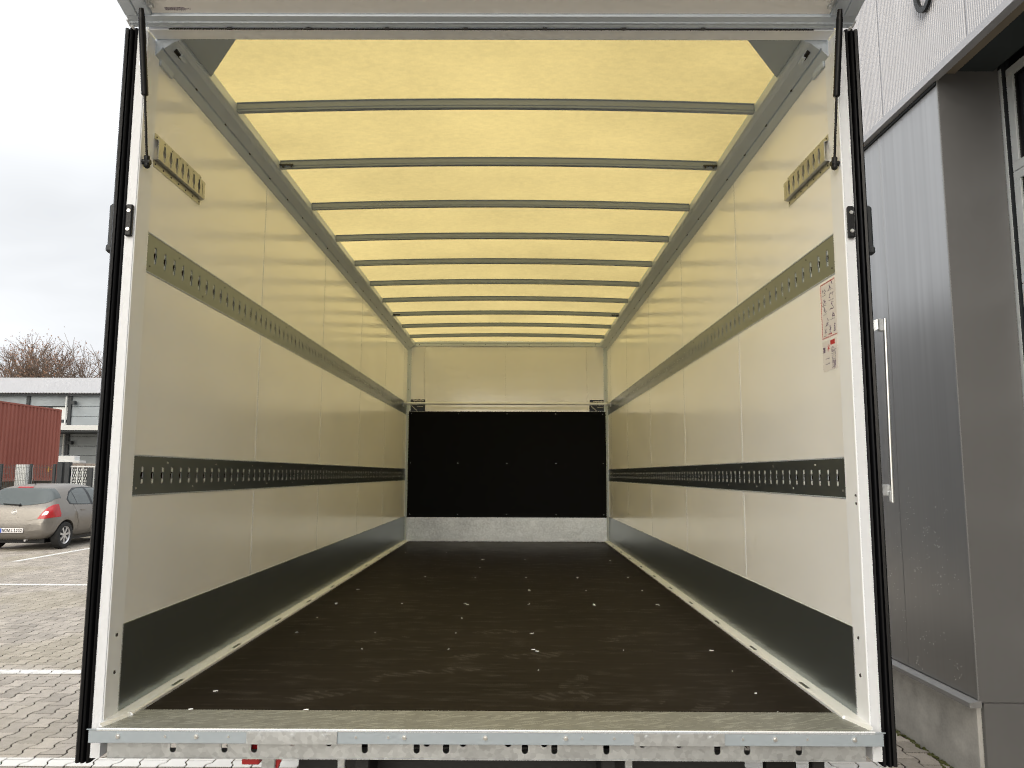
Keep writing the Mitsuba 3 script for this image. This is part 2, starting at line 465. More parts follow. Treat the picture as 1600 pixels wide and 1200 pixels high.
for s in (-1, 1):
    wl = add('side_wall', side(bx(1.264, 1.274, 0.03, L + 0.03, -0.10, 2.44), s), WHITE, TR, label='left inside wall of cream panels' if s < 0 else 'right inside wall of cream panels')
    ys = SEAMS[s]
    for a, b in zip(ys[:-1], ys[1:]):
        parts = [bx(W, 1.2635, a + 0.0012, b - 0.0012, z0, z1, 0.0012) for z0, z1 in ((0.0, LOW[0] - 0.001), (LOW[1] + 0.001, UPR[0] - 0.001), (UPR[1] + 0.001, H + 0.05))]
        add('panel', side(cat(parts), s), WALL, wl)
    for y in ys[1:-1]:
        bead = [prism([(W + 0.0002, y - 0.0050), (W - 0.0018, y - 0.0026), (W - 0.0018, y + 0.0026), (W + 0.0002, y + 0.0050)], 'z', z0, z1)
                for z0, z1 in ((0.31, LOW[0] - 0.004), (LOW[1] + 0.004, UPR[0] - 0.004), (UPR[1] + 0.004, H - 0.01))]
        add('joint_strip', side(cat(bead), s), WHITE, wl)
    for (z0, z1), nm in ((LOW, 'lower'), (UPR, 'upper')):
        poly, n = lashing(0.098, 6.72, z0 + 0.001, z1 - 0.001)
        r = add('lashing_rail', side(prism(poly, 'x', 1.2395, 1.2420), s), DGALV, TR,
                label=f'long slotted steel rail, {nm} one on the {"left" if s < 0 else "right"} wall')
        lips = [bx(1.2375, 1.2422, 0.098, 6.72, z1 - 0.0035, z1 - 0.0008), bx(1.2375, 1.2422, 0.098, 6.72, z0 + 0.0008, z0 + 0.0035)]
        add('lip', side(cat(lips), s), ALU, r)
        add('backing', side(bx(1.2505, 1.2520, 0.11, 6.70, (z0 + z1) / 2 - 0.028, (z0 + z1) / 2 + 0.028), s), CHASSIS, r)
        glints, zc, y = [], (z0 + z1) / 2, 0.163
        while y < 6.68:
            q = 1.2391 if nm == 'lower' else 1.2425
            glints += [bx(q, q + 0.001, y - 0.0040, y + 0.0066, zc + 0.0125, zc + 0.0285), bx(q, q + 0.001, y - 0.0040, y + 0.0066, zc - 0.0285, zc - 0.0125),
                     bx(1.2428, 1.2436, y + 0.0085, y + 0.0120, zc - 0.0105, zc + 0.0105)]
            y += 0.078
        add('slot_glints', side(cat(glints), s), ALU2, r, kind='stuff')  # bright slivers added to stand in for lit glints in the slots
        sc, y, k = [], 0.125, 0
        while y < 6.6:
            sc.append(tube((1.2398, y, z1 - 0.024 if k % 2 else z0 + 0.026), (1.2378, y, z1 - 0.024 if k % 2 else z0 + 0.026), 0.0042, 0.0030, 8)); y += 0.235; k += 1
        add('screws', side(cat(sc), s), SCREW if nm == 'lower' else DSCREW, r, kind='stuff')
    # short rail near the rear, up under the roof: raised top-hat section
    holes = [slot(0.150 + 0.0515 * k, 1.9935, 0.060, 0.014, 0.0135) for k in range(7)] + [slot(0.4925, 1.9935, 0.05, 0.005, 0.004)]
    face = sbox(0.103, 1.957, 0.517, 2.030).difference(unary_union(holes))
    parts = [prism(face, 'x', 1.2215, 1.2240),
             prism([(1.2215, 2.030), (1.2370, 2.034), (1.2395, 2.034), (1.2240, 2.027)], 'y', 0.103, 0.517), prism([(1.2215, 1.957), (1.2240, 1.960), (1.2395, 1.953), (1.2370, 1.953)], 'y', 0.103, 0.517),
             bx(1.2372, 1.2396, 0.101, 0.512, 2.034, 2.056), bx(1.2372, 1.2396, 0.101, 0.512, 1.930, 1.953),
             bx(1.2218, 1.2392, 0.5150, 0.5172, 1.957, 2.030)]
    r = add('lashing_rail', side(cat(parts), s), RAIL2, TR, label=f'short raised slotted rail high on the {"left" if s < 0 else "right"} wall by the opening')
    sc = [tube((1.2374, y, z), (1.2350, y, z), 0.004, 0.003, 8) for y in np.linspace(0.115, 0.50, 7) for z in (2.045, 1.9415)]
    add('rivets', side(cat(sc), s), DSCREW, r, kind='stuff')
    # kick plate and floor edge rail
    add('kick_plate', side(bx(1.2365, 1.2392, 0.088, 6.715, 0.0180, 0.303, 0.0008), s), KICK, TR)
    poly = [(1.2392, 0.0), (1.2392, 0.0165), (1.2330, 0.0160), (1.1990, 0.0130), (1.1935, 0.0120), (1.1900, 0.0085), (1.1900, 0.0)]
    e = add('floor_rail', side(cat([prism(poly, 'y', 0.10, 6.73), hull([(1.2365, 0.10, 0.0), (1.190, 0.10, 0.0), (1.2365, 0.10, 0.0165), (1.2, 0.10, 0.0125), (1.2365, -0.02, 0.004), (1.2365, -0.02, 0.014), (1.226, -0.02, 0.004)])]), s), ALU2, TR)
    sl = [bx(1.1960, 1.2080, y, y + 0.085, 0.0110, 0.0150, 0.001) for y in np.arange(0.42, 6.4, 0.62)]
    add('drain_slots', side(cat(sl), s), DGALV, e, kind='stuff')
    # rear post: white face, grey inner lining, hinge block
    p = add('rear_post', side(prism([(1.2400, 0.0), (1.2715, 0.0), (1.2735, 0.003), (1.2735, 0.098), (1.2420, 0.098), (1.2420, 0.004)], 'z', -0.098, 2.3955), s), WHITE, TR)
    add('inner_lining', side(bx(1.2365, 1.2418, 0.0035, 0.0965, -0.002, 2.394, 0.001), s), GREYTRIM, p)
    sc = [tube((1.2368, 0.052, z), (1.2345, 0.052, z), 0.0065, 0.005, 10) for z in (0.275, 0.155)] + \
         [tube((1.2368, 0.018, z), (1.2345, 0.018, z), 0.0055, 0.004, 10) for z in ((0.745, 0.718) if s > 0 else ())]
    add('screws', side(cat(sc), s), DSCREW, p, kind='stuff')
    hb = add('hinge_block', side(bx(1.243, 1.2665, -0.014, 0.0, 1.628, 1.742, 0.004), s), BLACK, TR)
    for z in (1.718, 1.652):
        add('screw', side(cat([tube((1.255, -0.0138, z), (1.255, -0.0165, z), 0.0072, 0.0062, 14)]), s), SCREW, hb)
    add('post_cap', side(tube((1.2500, 0.001, 2.268), (1.2500, -0.004, 2.268), 0.0090, 0.0085, 14), s), SCREW, p)
    # cant rail under the roof edge
    poly = [(1.2395, 2.335), (1.2340, 2.338), (1.2130, 2.362), (1.2118, 2.369), (1.2075, 2.369), (1.2062, 2.362), (1.2010, 2.366), (1.1720, 2.388), (1.1560, 2.392), (1.1480, 2.400), (1.1480, 2.440), (1.2395, 2.440)]
    cr = add('cant_rail', side(prism(poly, 'y', 0.0625, 6.72), s), ALU, TR)
    sc = [tube((1.2096, y, 2.3695), (1.2090, y, 2.3600), 0.0055, 0.0042, 8) for y in np.arange(0.36, 6.6, 0.31)]
    add('screws', side(cat(sc), s), DSCREW, cr, kind='stuff')
    add('end_cap', side(cat([bx(1.172, 1.186, 0.135, 0.185, 2.3745, 2.386, 0.002), bx(1.230, 1.2388, 0.0975, 0.20, 2.318, 2.350, 0.003)]), s), ALU, cr)
    add('slot_plug', side(hull([(1.176, 0.10, 2.377), (1.187, 0.10, 2.373), (1.176, 0.155, 2.3795), (1.187, 0.155, 2.3735), (1.176, 0.10, 2.387), (1.187, 0.155, 2.386)]), s), BLACK, cr)
    add('corner_gusset', side(prism([(1.147, 0.0615), (0.935, 0.0615), (1.147, 0.345)], 'z', 2.4100, 2.4130), s), STRIP, TR)

# outer rails over the roof edge, roof sheet, bows
def crown(x):
    return 0.022 * (1 - (x / 1.15) ** 2)


xs = np.linspace(-1.262, 1.262, 33)
v = np.array([(x, y, 2.4445 + crown(x)) for y in np.linspace(0.05, L + 0.02, 28) for x in xs])
f = []
for j in range(27):
    for i in range(32):
        a = j * 33 + i
        f += [(a, a + 34, a + 1), (a, a + 33, a + 34)]
add('roof_sheet', trimesh.Trimesh(v, np.array(f)[:, ::-1], process=False), ROOF, TR, smooth=True, label='translucent yellow roof sheet')
for k in range(10):
    y0 = 0.628 + 0.621 * k
    prof = [(0.0, 0.0), (0.024, 0.0), (0.024, 0.034), (0.032, 0.036), (0.032, 0.0385), (-0.008, 0.0385), (-0.008, 0.036), (-0.0012, 0.034), (-0.0012, 0.0125), (-0.0035, 0.0115), (-0.0035, 0.0095), (0.0, 0.0085)]
    xb = np.linspace(-1.146, 1.146, 15)
    n = len(prof)
    v = np.array([(x, y0 + a, 2.4045 + crown(x) + b) for x in xb for a, b in prof])
    f = []
    for i in range(14):
        for q in range(n):
            a, b = i * n + q, i * n + (q + 1) % n
            f += [(a, b, b + n), (a, b + n, a + n)]
    cap = trimesh.creation.triangulate_polygon(Polygon(prof), engine='earcut')[1]
    f += [tuple(t) for t in cap] + [tuple(t[::-1] + 14 * n) for t in cap]
    t = trimesh.Trimesh(v, f, process=False); t.fix_normals()
    b = add('roof_bow', t, BOW, TR)
    if k in (1, 7):
        for s in (-1, 1):
            add('bracket', side(cat([bx(1.075, 1.146, y0 - 0.012, y0 - 0.004, 2.415, 2.4225), tube((1.085, y0 - 0.008, 2.4155), (1.085, y0 - 0.008, 2.405), 0.004, n=8), tube((1.128, y0 - 0.008, 2.4155), (1.128, y0 - 0.008, 2.405), 0.006, n=8)]), s), DSCREW, b)

# front wall
fw = add('front_wall', bx(-1.274, 1.274, L + 0.006, L + 0.03, -0.1, 2.46), WHITE, TR, label='cream front wall with black board below')
for a, b in ((-1.2395, -1.03), (-1.03, -0.02), (-0.02, 0.99), (0.99, 1.2395)):
    add('panel', bx(a + 0.001, b - 0.001, L - 0.010, L + 0.0058, 0.0, 2.44, 0.001), WALL, fw)
bd = add('bulkhead_board', bx(-1.214, 1.214, L - 0.024, L - 0.0105, 0.290, 1.578, 0.0015), DARKBOARD, TR, label='black board across the front wall')
sc = [tube((x, L - 0.0238, z), (x, L - 0.0262, z), 0.0055, 0.004, 8) for x in (-1.18, -0.60, 0.0, 0.60, 1.18) for z in (0.325, 0.945, 1.55)]
add('screws', sc, GALV, bd, kind='stuff')
add('front_kick_plate', bx(-1.212, 1.212, L - 0.022, L - 0.0105, 0.004, 0.289, 0.001), GALV, TR)
for s in (-1, 1):
    q = add('corner_post', side(prism([(1.2392, L - 0.058), (1.2392, L - 0.0105), (1.196, L - 0.0105), (1.196, L - 0.0150), (1.213, L - 0.020), (1.230, L - 0.040), (1.2340, L - 0.058)], 'z', 0.0, 2.40), s), ALU, TR)
    sc = [tube((1.2215, L - 0.0285, z), (1.2190, L - 0.0310, z), 0.0055, 0.004, 8) for z in np.arange(0.30, 2.4, 0.31)]
    add('screws', side(cat(sc), s), DSCREW, q, kind='stuff')
    st = add('instruction_sticker', bx(s * 1.112 - 0.096, s * 1.112 + 0.096, L - 0.0118, L - 0.0103, 1.582, 1.728), BLUE, TR, label=f'small dark blue printed sticker on the front wall, {"left" if s < 0 else "right"} one')
    mk = [bx(s * 1.112 - 0.096, s * 1.112 - 0.088, L - 0.0124, L - 0.0119, 1.69, 1.728), bx(s * 1.112 - 0.05, s * 1.112 + 0.08, L - 0.0124, L - 0.0119, 1.706, 1.716), bx(s * 1.112 + 0.0, s * 1.112 + 0.07, L - 0.0124, L - 0.0119, 1.634, 1.640)]
    d = bx(-0.045, 0.045, -0.0124 + L, -0.0119 + L, -0.004, 0.004)
    d.apply_transform(trimesh.transformations.rotation_matrix(math.radians(42), [0, 1, 0])); d.apply_translation((s * 1.112 - 0.04, 0, 1.620)); mk.append(d)
    add('print', mk, PAPER, st)
hd = add('front_header', [bx(-1.196, 1.196, L - 0.030, L - 0.0105, 2.395, 2.455, 0.003), bx(-1.196, 1.196, L - 0.040, L - 0.030, 2.43, 2.455, 0.002)], ALU, TR)
add('screws', [tube((x, L - 0.0298, 2.415), (x, L - 0.0325, 2.415), 0.006, 0.0045, 8) for x in np.linspace(-1.1, 1.1, 9)], DSCREW, hd, kind='stuff')

# floor boards with screws
fb = [0.165, 1.075, 2.315, 3.555, 4.795, 6.035, L - 0.024]
for a, b in zip(fb[:-1], fb[1:]):
    add('floor_board', bx(-1.2385, 1.2385, a + 0.0008, b - 0.0008, -0.018, 0.0, 0.0008), PLY, TR)
sc = []
rng = random.Random(4)
for y in (0.18, 0.40, 0.72, 1.06, 1.09, 1.45, 1.85, 2.30, 2.33, 2.9, 3.54, 3.57, 4.2, 4.78, 4.81, 5.4):
    for x in (-1.02, -0.62, -0.21, 0.19, 0.60, 1.0):
        if rng.random() < 0.45:
            sc.append(tube((x + rng.uniform(-.02, .02), y + rng.uniform(-.006, .006), -0.001), (x, y, 0.0012), 0.0032, 0.0026, 8))
add('floor_screws', sc, GALV, TR, kind='stuff')
add('subfloor', bx(-1.20, 1.20, 0.09, L, -0.05, -0.0185), CHASSIS, TR)

# rear sill, crossmember, strips
add('threshold_plate', prism([(-0.030, -0.0035), (-0.030, 0.0010), (-0.026, 0.0036), (0.163, 0.0036), (0.1645, 0.0030), (0.1645, -0.012), (0.150, -0.012), (-0.026, -0.012)], 'x', -1.2362, 1.2362), SILL, TR, label='worn galvanised threshold plate')
add('threshold_lip', prism([(-0.0365, -0.0025), (-0.0375, 0.0020), (-0.0350, 0.0048), (-0.0305, 0.0048), (-0.0305, -0.0025)], 'x', -1.236, 1.236), ALU2, TR)
ss = add('sill_strip', [bx(-1.262, 1.262, -0.0350, -0.0310, -0.0400, 0.0005, 0.001), bx(-1.268, 1.268, -0.0385, -0.0310, 0.0007, 0.0023)], STRIP, TR, label='blue grey strip across the rear sill')
sc = [tube((x, -0.0352, -0.019), (x, -0.0385, -0.019), 0.0085, 0.0075, 6) for x in (-1.167, -0.918, -0.257, 0.0, 0.255, 0.918, 1.169)]
sc += [tube((x, -0.0384, -0.019), (x, -0.0425, -0.019), 0.0042, 0.0042, 8) for x in (-1.167, -0.918, -0.257, 0.0, 0.255, 0.918, 1.169)]
sc += [tube((x, -0.0352, -0.019), (x, -0.0372, -0.019), 0.0048, 0.004, 10) for x in (-1.017, -0.816, -0.411, -0.308, 0.307, 0.409, 0.816, 1.02)]
add('bolts', sc, SCREW, ss, kind='stuff')
for s in (-1, 1):
    hp = add('hinge_plate', side(bx(0.470, 0.758, -0.0395, -0.0352, -0.0405, -0.0005, 0.0006), s), GALV, TR)
    for k in range(3):
        x = 0.614 + (k - 1) * 0.102
        add('rivet', side(cat([tube((x, -0.0394, -0.017), (x, -0.0418, -0.017), 0.0092, 0.0088, 18), tube((x, -0.0417, -0.017), (x, -0.0422, -0.017), 0.0070, 0.0064, 18)]), s), GALV, hp)
stad = lambda x, z: unary_union([Point(x, z + 0.007).buffer(0.0098, 5), Point(x, z - 0.007).buffer(0.0098, 5), sbox(x - 0.0098, z - 0.007, x + 0.0098, z + 0.007)])
holes = [stad(s * x, -0.0585) for x in (1.0, 0.835, 0.74, 0.386, 0.22, 0.126) for s in (-1, 1)] + [Point(s * x, -0.0435).buffer(0.0110, 6) for x in (0.618, 0.501, 0.188, 0.072) for s in (-1, 1)]
face = sbox(-1.2105, -0.090, 1.2125, -0.003).difference(unary_union(holes))
add('rear_crossmember', [prism(face, 'y', -0.0125, -0.0085), prism([(-0.0140, -0.094), (-0.0140, -0.0905), (0.075, -0.0905), (0.075, -0.094)], 'x', -1.2105, 1.2125), bx(-1.2105, -1.2065, -0.0085, 0.075, -0.0902, -0.004), bx(1.2085, 1.2125, -0.0085, 0.075, -0.0902, -0.004)], GALV, TR, label='galvanised rear crossmember with oval holes')

# rear header and lifting flap
add('rear_header', prism([(0.0005, 2.3990), (0.0005, 2.4015), (0.004, 2.4020), (0.004, 2.4450), (0.090, 2.4450), (0.090, 2.4160), (0.0605, 2.4120), (0.0600, 2.3990)], 'x', -1.2360, 1.2360), GREYTRIM, TR)
FL = 'flap'
ca, sa = math.cos(math.radians(16.4)), math.sin(math.radians(16.4))


def flap(t):
    """Local frame of the flap: x across, y out from the hinge, z normal (upwards) -> raised 16 degrees about the hinge line."""
    v = np.asarray(t.vertices).copy()
    t = t.copy()
    y, z = v[:, 1], v[:, 2]
    t.vertices = np.c_[v[:, 0], -0.004 - (y * ca - z * sa), 2.4035 + y * sa + z * ca]
    t.faces = t.faces[:, ::-1]
    return t


FD = 0.62
fk = add('roof_flap', flap(bx(-1.275, 1.275, 0.004, FD, 0.020, 0.034, 0.002)), WHITE, TR, label='white rear flap lifted on two gas struts')
add('panel', flap(bx(-1.198, 1.198, 0.053, FD - 0.08, 0.0105, 0.0198, 0.001)), FLAPW, fk)
prof = [(0.002, 0.004), (0.003, 0.0), (0.013, 0.0), (0.0142, 0.0025), (0.0158, 0.0025), (0.017, 0.0), (0.0245, -0.002), (0.0255, 0.0005), (0.050, 0.0005), (0.0525, 0.005), (0.0525, 0.0198), (0.002, 0.0198)]
add('hinge_profile', flap(prism(prof, 'x', -1.2905, 1.2905)), ALU, fk)
for s in (-1, 1):
    add('side_profile', flap(side(cat([bx(1.200, 1.246, 0.0535, FD, 0.0005, 0.0198, 0.001), bx(1.2475, 1.2905, 0.0535, FD, -0.0035, 0.0198, 0.0015)]), s)), ALU, fk)
    add('strut_bracket', flap(side(cat([bx(1.176, 1.199, 0.125, 0.34, -0.006, 0.0103, 0.002), tube((1.174, 0.095, -0.004), (1.186, 0.095, -0.004), 0.008, n=12), bx(1.180, 1.190, 0.095, 0.14, -0.010, 0.006, 0.001)]), s)), GALV, fk)
    add('end_cap', flap(side(cat([bx(1.2910, 1.2990, 0.002, 0.035, -0.001, 0.018, 0.002), bx(1.282, 1.292, -0.006, 0.012, -0.006, 0.002, 0.002)]), s)), WHITE, fk)
add('end_profile', flap(bx(-1.198, 1.198, FD - 0.079, FD, 0.0005, 0.0198, 0.001)), ALU, fk)
hn = [tube((x - 0.008, -0.006, 2.3995), (x + 0.008, -0.006, 2.3995), 0.0050, n=8) for x in np.arange(-0.94, 0.96, 0.2835)]
add('hinge_knuckles', hn, DSCREW, fk, kind='stuff')
add('hinge_gap', bx(-1.16, 1.16, -0.0035, 0.0002, 2.3985, 2.4025), RUBBER, fk)
mk = []
rng = random.Random(9)
for r in range(3):
    x = -1.145
    while x < -1.075 + 0.02 * (r == 1):
        w = rng.uniform(0.002, 0.006)
        mk.append(bx(x, x + w, 0.066 + 0.0045 * r, 0.0682 + 0.0045 * r, 0.0094, 0.0101)); x += w + 0.0013
add('label_print', flap(cat(mk)), INKV, fk)
for s in (-1, 1):
    top, mid, bot = (1.2120, -0.100, 2.4125), (1.2170, -0.0300, 2.135), (1.2200, 0.0175, 1.925)
    d = (np.array(mid) - top) / np.linalg.norm(np.array(mid) - top)
    g = add('gas_strut', side(cat([tube(np.array(top) + d * 0.03, mid, 0.0115, n=18), tube(np.array(top) - d * 0.002, np.array(top) + d * 0.032, 0.0080, 0.0115, 14), tube(np.array(mid) - d * 0.002, np.array(mid) + d * 0.003, 0.0120, 0.009, 16)]), s), STRUTB, TR, smooth=30)
    add('rod', side(tube(np.array(mid), bot, 0.0043, n=12), s), STRUTB, g, smooth=30)
    add('ball_end', side(cat([tube((1.2200, 0.0175, 1.930), (1.2205, 0.0225, 1.895), 0.0100, 0.0085, 12), ball((1.2205, 0.0225, 1.897), 0.0115), tube((1.2205, 0.0215, 1.908), (1.2372, 0.0215, 1.908), 0.0060, n=10), tube((1.208, 0.0215, 1.908), (1.2372, 0.0215, 1.910), 0.0095, n=10)]), s), BLACK, g)

# rear doors folded back along the sides
for s in (-1, 1):
    dr_ = add('rear_door', side(bx(1.2840, 1.3160, 0.045, 1.27, -0.108, 2.398, 0.003), s), WHITE, TR, label=f'{"left" if s < 0 else "right"} rear door folded back along the side')
    prof = [(1.2735, 0.060), (1.2700, 0.004), (1.2725, -0.003), (1.2780, -0.006), (1.2825, -0.001), (1.2835, 0.010), (1.2865, 0.010), (1.2885, -0.004), (1.2940, -0.0085), (1.2990, -0.004), (1.3000, 0.008),
            (1.3025, 0.008), (1.3045, -0.003), (1.3120, -0.006), (1.3180, 0.000), (1.3200, 0.012), (1.3190, 0.060)]
    add('door_seal', side(prism(prof, 'z', -0.112, 2.402), s), RUBBER, dr_, smooth=50)
    pl = side(cat([bx(1.3170, 1.3560, 0.040, 0.062, 1.592, 1.765, 0.008), bx(1.3170, 1.3590, 0.036, 0.066, 1.585, 1.618, 0.008)]), s)
    add('retainer', pl, ANTH, dr_)
gb = add('grab_bar', tube((1.3710, 0.030, 1.352), (1.3640, 0.030, 0.722), 0.0065, n=14), SCREW, 'box_truck__rear_door_001', smooth=30)
add('bracket', [hull([(1.317, 0.05, 1.300), (1.317, 0.05, 1.342), (1.317, 0.058, 1.300), (1.317, 0.058, 1.342), (1.352, 0.034, 1.318), (1.352, 0.034, 1.352), (1.352, 0.042, 1.318), (1.352, 0.042, 1.352)]), bx(1.350, 1.374, 0.028, 0.042, 1.308, 1.353, 0.003)], GALV, gb)
add('bracket', [bx(1.317, 1.362, 0.034, 0.046, 0.742, 0.782, 0.003), bx(1.352, 1.370, 0.026, 0.042, 0.722, 0.760, 0.003)], GALV, gb)

# printed sheet on the right wall
sh = add('instruction_sheet', bx(1.2388, 1.2397, 0.106, 0.236, 1.312, 1.521), PAPER, TR, label='printed sheet of loading pictograms with a red border, on the right wall')
fr = lambda y0, y1, z0, z1: bx(1.2382, 1.2387, y0, y1, z0, z1)
add('red_border', [fr(0.108, 0.234, 1.516, 1.519), fr(0.231, 0.234, 1.314, 1.5155), fr(0.108, 0.2305, 1.314, 1.3165), fr(0.15, 0.18, 1.322, 1.325)], INKR, sh)
mk, rng = [], random.Random(21)
for (a, b, zc) in ((0.19, 0.226, 1.49), (0.13, 0.17, 1.50), (0.19, 0.226, 1.453), (0.125, 0.165, 1.462), (0.185, 0.215, 1.418), (0.125, 0.160, 1.427), (0.175, 0.205, 1.375), (0.122, 0.155, 1.39), (0.2, 0.215, 1.338), (0.155, 0.175, 1.342), (0.12, 0.135, 1.345)):
    for k in range(5):
        y, z = rng.uniform(a, b - 0.006), zc + rng.uniform(-0.013, 0.010)
        t = bx(-0.0002, 0.0003, -rng.uniform(0.003, 0.011), rng.uniform(0.003, 0.011), -0.0013, 0.0013)
        t.apply_transform(trimesh.transformations.rotation_matrix(rng.uniform(0, 3.1), [1, 0, 0])); t.apply_translation((1.2385, y, z)); mk.append(t)
    mk.append(fr(a - 0.002, b + 0.002, zc - 0.0165, zc - 0.0150))
add('pictogram_print', mk, INKV, sh)
s2 = add('warning_sheet', bx(1.2388, 1.2397, 0.112, 0.240, 1.192, 1.303), PAPER, TR, label='smaller printed sheet with a red box, below the first')
cross = []
for a in (0.6, -0.6, 1.57):
    t = bx(-0.0002, 0.0003, -0.013, 0.013, -0.0012, 0.0012); t.apply_transform(trimesh.transformations.rotation_matrix(a, [1, 0, 0])); t.apply_translation((1.2385, 0.185, 1.276)); cross.append(t)
add('red_box', [fr(0.130, 0.168, 1.283, 1.300)] + cross, INKR, s2)
mk = [fr(0.178 + 0.0, 0.215, z, z + 0.002) for z in (1.236, 1.217)] + [fr(0.136, 0.160, z, z + 0.0016) for z in np.arange(1.20, 1.275, 0.007)] + [fr(0.214, 0.232, 1.262, 1.282)]
for k in range(12):
    t = bx(-0.0002, 0.0003, -0.010, 0.010, -0.0010, 0.0010); t.apply_transform(trimesh.transformations.rotation_matrix(rng.uniform(0, 3), [1, 0, 0])); t.apply_translation((1.2385, rng.uniform(0.13, 0.16), rng.uniform(1.2, 1.275))); mk.append(t)
add('small_print', mk, INKV, s2)

# under the box
add('underrun_bar', bx(-0.66, 0.895, 0.22, 0.34, -0.36, -0.13, 0.004), CHASSIS, TR)
for x0, x1 in ((-0.472, -0.385), (0.372, 0.472)):
    c = 0.042 if x0 < 0 else -0.042
    xm = (x0 + x1) / 2
    add('lift_bracket', [bx(xm - 0.04, xm + 0.04, 0.03, 0.10, -0.108, -0.0945, 0.002), bx(xm - c - 0.012, xm - c + 0.012, 0.035, 0.05, -0.32, -0.108, 0.002)], GALV, TR)
    add('lift_arm', [bx(xm + c / 2 - 0.024, xm + c / 2 + 0.024, 0.06, 0.22, -0.34, -0.110, 0.004)], CHASSIS, TR)
for s in (-1, 1):
    add('chassis_rail', side(bx(0.36, 0.43, 0.35, 7.6, -0.36, -0.06, 0.004), s), CHASSIS, TR)
    add('mudguard_stay', side(bx(1.085, 1.125, 0.10, 0.14, -0.30, -0.10, 0.003), s) if s > 0 else bx(-0.735, -0.690, 0.05, 0.09, -0.30, -0.10, 0.003), GALV if s < 0 else CHASSIS, TR)
    for x in (1.02, 0.80):
        w = add('wheel', side(cat([tube((x - 0.10, 2.55, 0.40 - GZ), (x + 0.10, 2.55, 0.40 - GZ), 0.40, n=36), tube((x - 0.11, 2.55, 0.40 - GZ), (x + 0.105, 2.55, 0.40 - GZ), 0.34, n=36)]), s), TYRE, TR)
    add('tail_lamp', bx(-0.80, -0.742, 0.05, 0.10, -0.135, -0.104, 0.003) if s < 0 else bx(0.93, 1.03, 0.10, 0.14, -0.26, -0.12, 0.003), REDL if s < 0 else BLACK, TR)
add('rear_axle', tube((-0.9, 2.55, 0.40 - GZ), (0.9, 2.55, 0.40 - GZ), 0.07, n=16), CHASSIS, TR)
add('cross_beams', [bx(-1.19, 1.19, y, y + 0.05, -0.11, -0.0505) for y in np.arange(0.5, 6.6, 0.5)], GALV, TR)
add('red_reflector', [hull([(-0.69, 0.06, -0.104), (-0.665, 0.06, -0.104), (-0.69, 0.06, -0.16), (-0.69, 0.08, -0.104), (-0.665, 0.08, -0.104), (-0.69, 0.08, -0.16)]), bx(-0.765, -0.715, 0.02, 0.03, -0.075, -0.035), bx(-0.66, -0.46, 0.02, 0.03, -0.06, -0.03)], REDL, TR)

# bar across the box, held in the upper rails near the front wall
lb = add('load_bar', tube((-1.236, 6.42, 1.648), (1.236, 6.42, 1.648), 0.0155, n=18), ALU2, smooth=30, label='thin metal load bar spanning the far end of the cargo box between both walls', category='load bar')
for s in (-1, 1):
    add('end_fitting', side(cat([tube((1.19, 6.42, 1.648), (1.232, 6.42, 1.648), 0.021, n=16), bx(1.228, 1.2385, 6.402, 6.438, 1.61, 1.668, 0.002)]), s), GALV, lb)

# ------------------------------------------------------------------ building on the right
BU = 'industrial_building'
tag(BU, 'grey metal clad building with pale ribbed upper wall, right of the truck', 'building')
XW, YC, YE = 2.744, 1.955, 16.0


def microrib(y0, y1, x, pitch=0.02):
    y, pts = y0 + 0.003, [(x + 0.04, y0 + 0.003), (x, y0 + 0.003)]
    while y + pitch < y1 - 0.003:
        pts += [(x, y + 0.4 * pitch), (x - 0.0035, y + 0.5 * pitch), (x - 0.0035, y + 0.9 * pitch), (x, y + pitch)]; y += pitch
    return [(a, b) for a, b in pts + [(x, y1 - 0.003), (x + 0.04, y1 - 0.003)]]


ys = [-6.42 + 0.998 * k for k in range(0, 23)]
for a, b in zip(ys[:-1], ys[1:]):
    add('upper_panel', prism(microrib(a, b, 2.706), 'z', 3.335, 7.2), FASCIA, BU, dz=GZ)
add('core_wall', [bx(2.80, 9.0, YC + 0.03, YE, -0.50, 7.1), bx(2.80, 9.0, -6.4, YC + 0.03, 3.46, 7.1), bx(3.40, 9.0, -6.4, YC + 0.03, -0.93, 3.46)], JAMB, BU)
add('trim', prism([(2.694, 3.283), (2.694, 3.332), (2.70, 3.334), (2.75, 3.334), (2.75, 3.283)], 'y', -6.4, YE), FASCIA, BU, label='pale trim under the ribbed upper wall')
add('painted_shadow_line', bx(2.735, 2.79, YC + 0.002, YE, 3.262, 3.2825), ANTH, BU)  # dark bar standing in for the shadow line under the trim
lp = [YC, 2.715, 3.70, 4.70, 5.70, 6.7, 7.7, 8.7, 9.7, 10.7, 11.7, 12.7, 13.7, 14.7, YE]
for a, b in zip(lp[:-1], lp[1:]):
    add('lower_panel', bx(XW, XW + 0.05, a + 0.002, b - 0.002, -0.462, 3.261, 0.004), CLAD, BU)
jb = add('jamb', [bx(XW + 0.004, 3.130, YC - 0.006, YC + 0.028, -0.474, 3.40, 0.002), bx(XW + 0.03, 3.130, YC - 0.003, YC + 0.028, -0.93, -0.478, 0.002)], JAMB, BU)
add('corner_trim', bx(XW - 0.003, XW + 0.0035, YC - 0.007, YC + 0.0015, -0.463, 3.28, 0.001), FLASH, BU)
add('base_flashing', prism([(2.690, -0.503), (2.690, -0.476), (2.744, -0.466), (2.76, -0.466), (2.76, -0.503)], 'y', YC - 0.008, YE), FLASH, BU)
add('plinth', bx(XW + 0.006, 2.95, YC + 0.03, YE, -0.96, -0.504, 0.003), CONC, BU)
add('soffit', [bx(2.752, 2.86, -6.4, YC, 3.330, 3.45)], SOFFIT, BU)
add('soffit', [bx(2.862, 3.10, -6.4, YC, 3.345, 3.45)], DSOFF, BU)
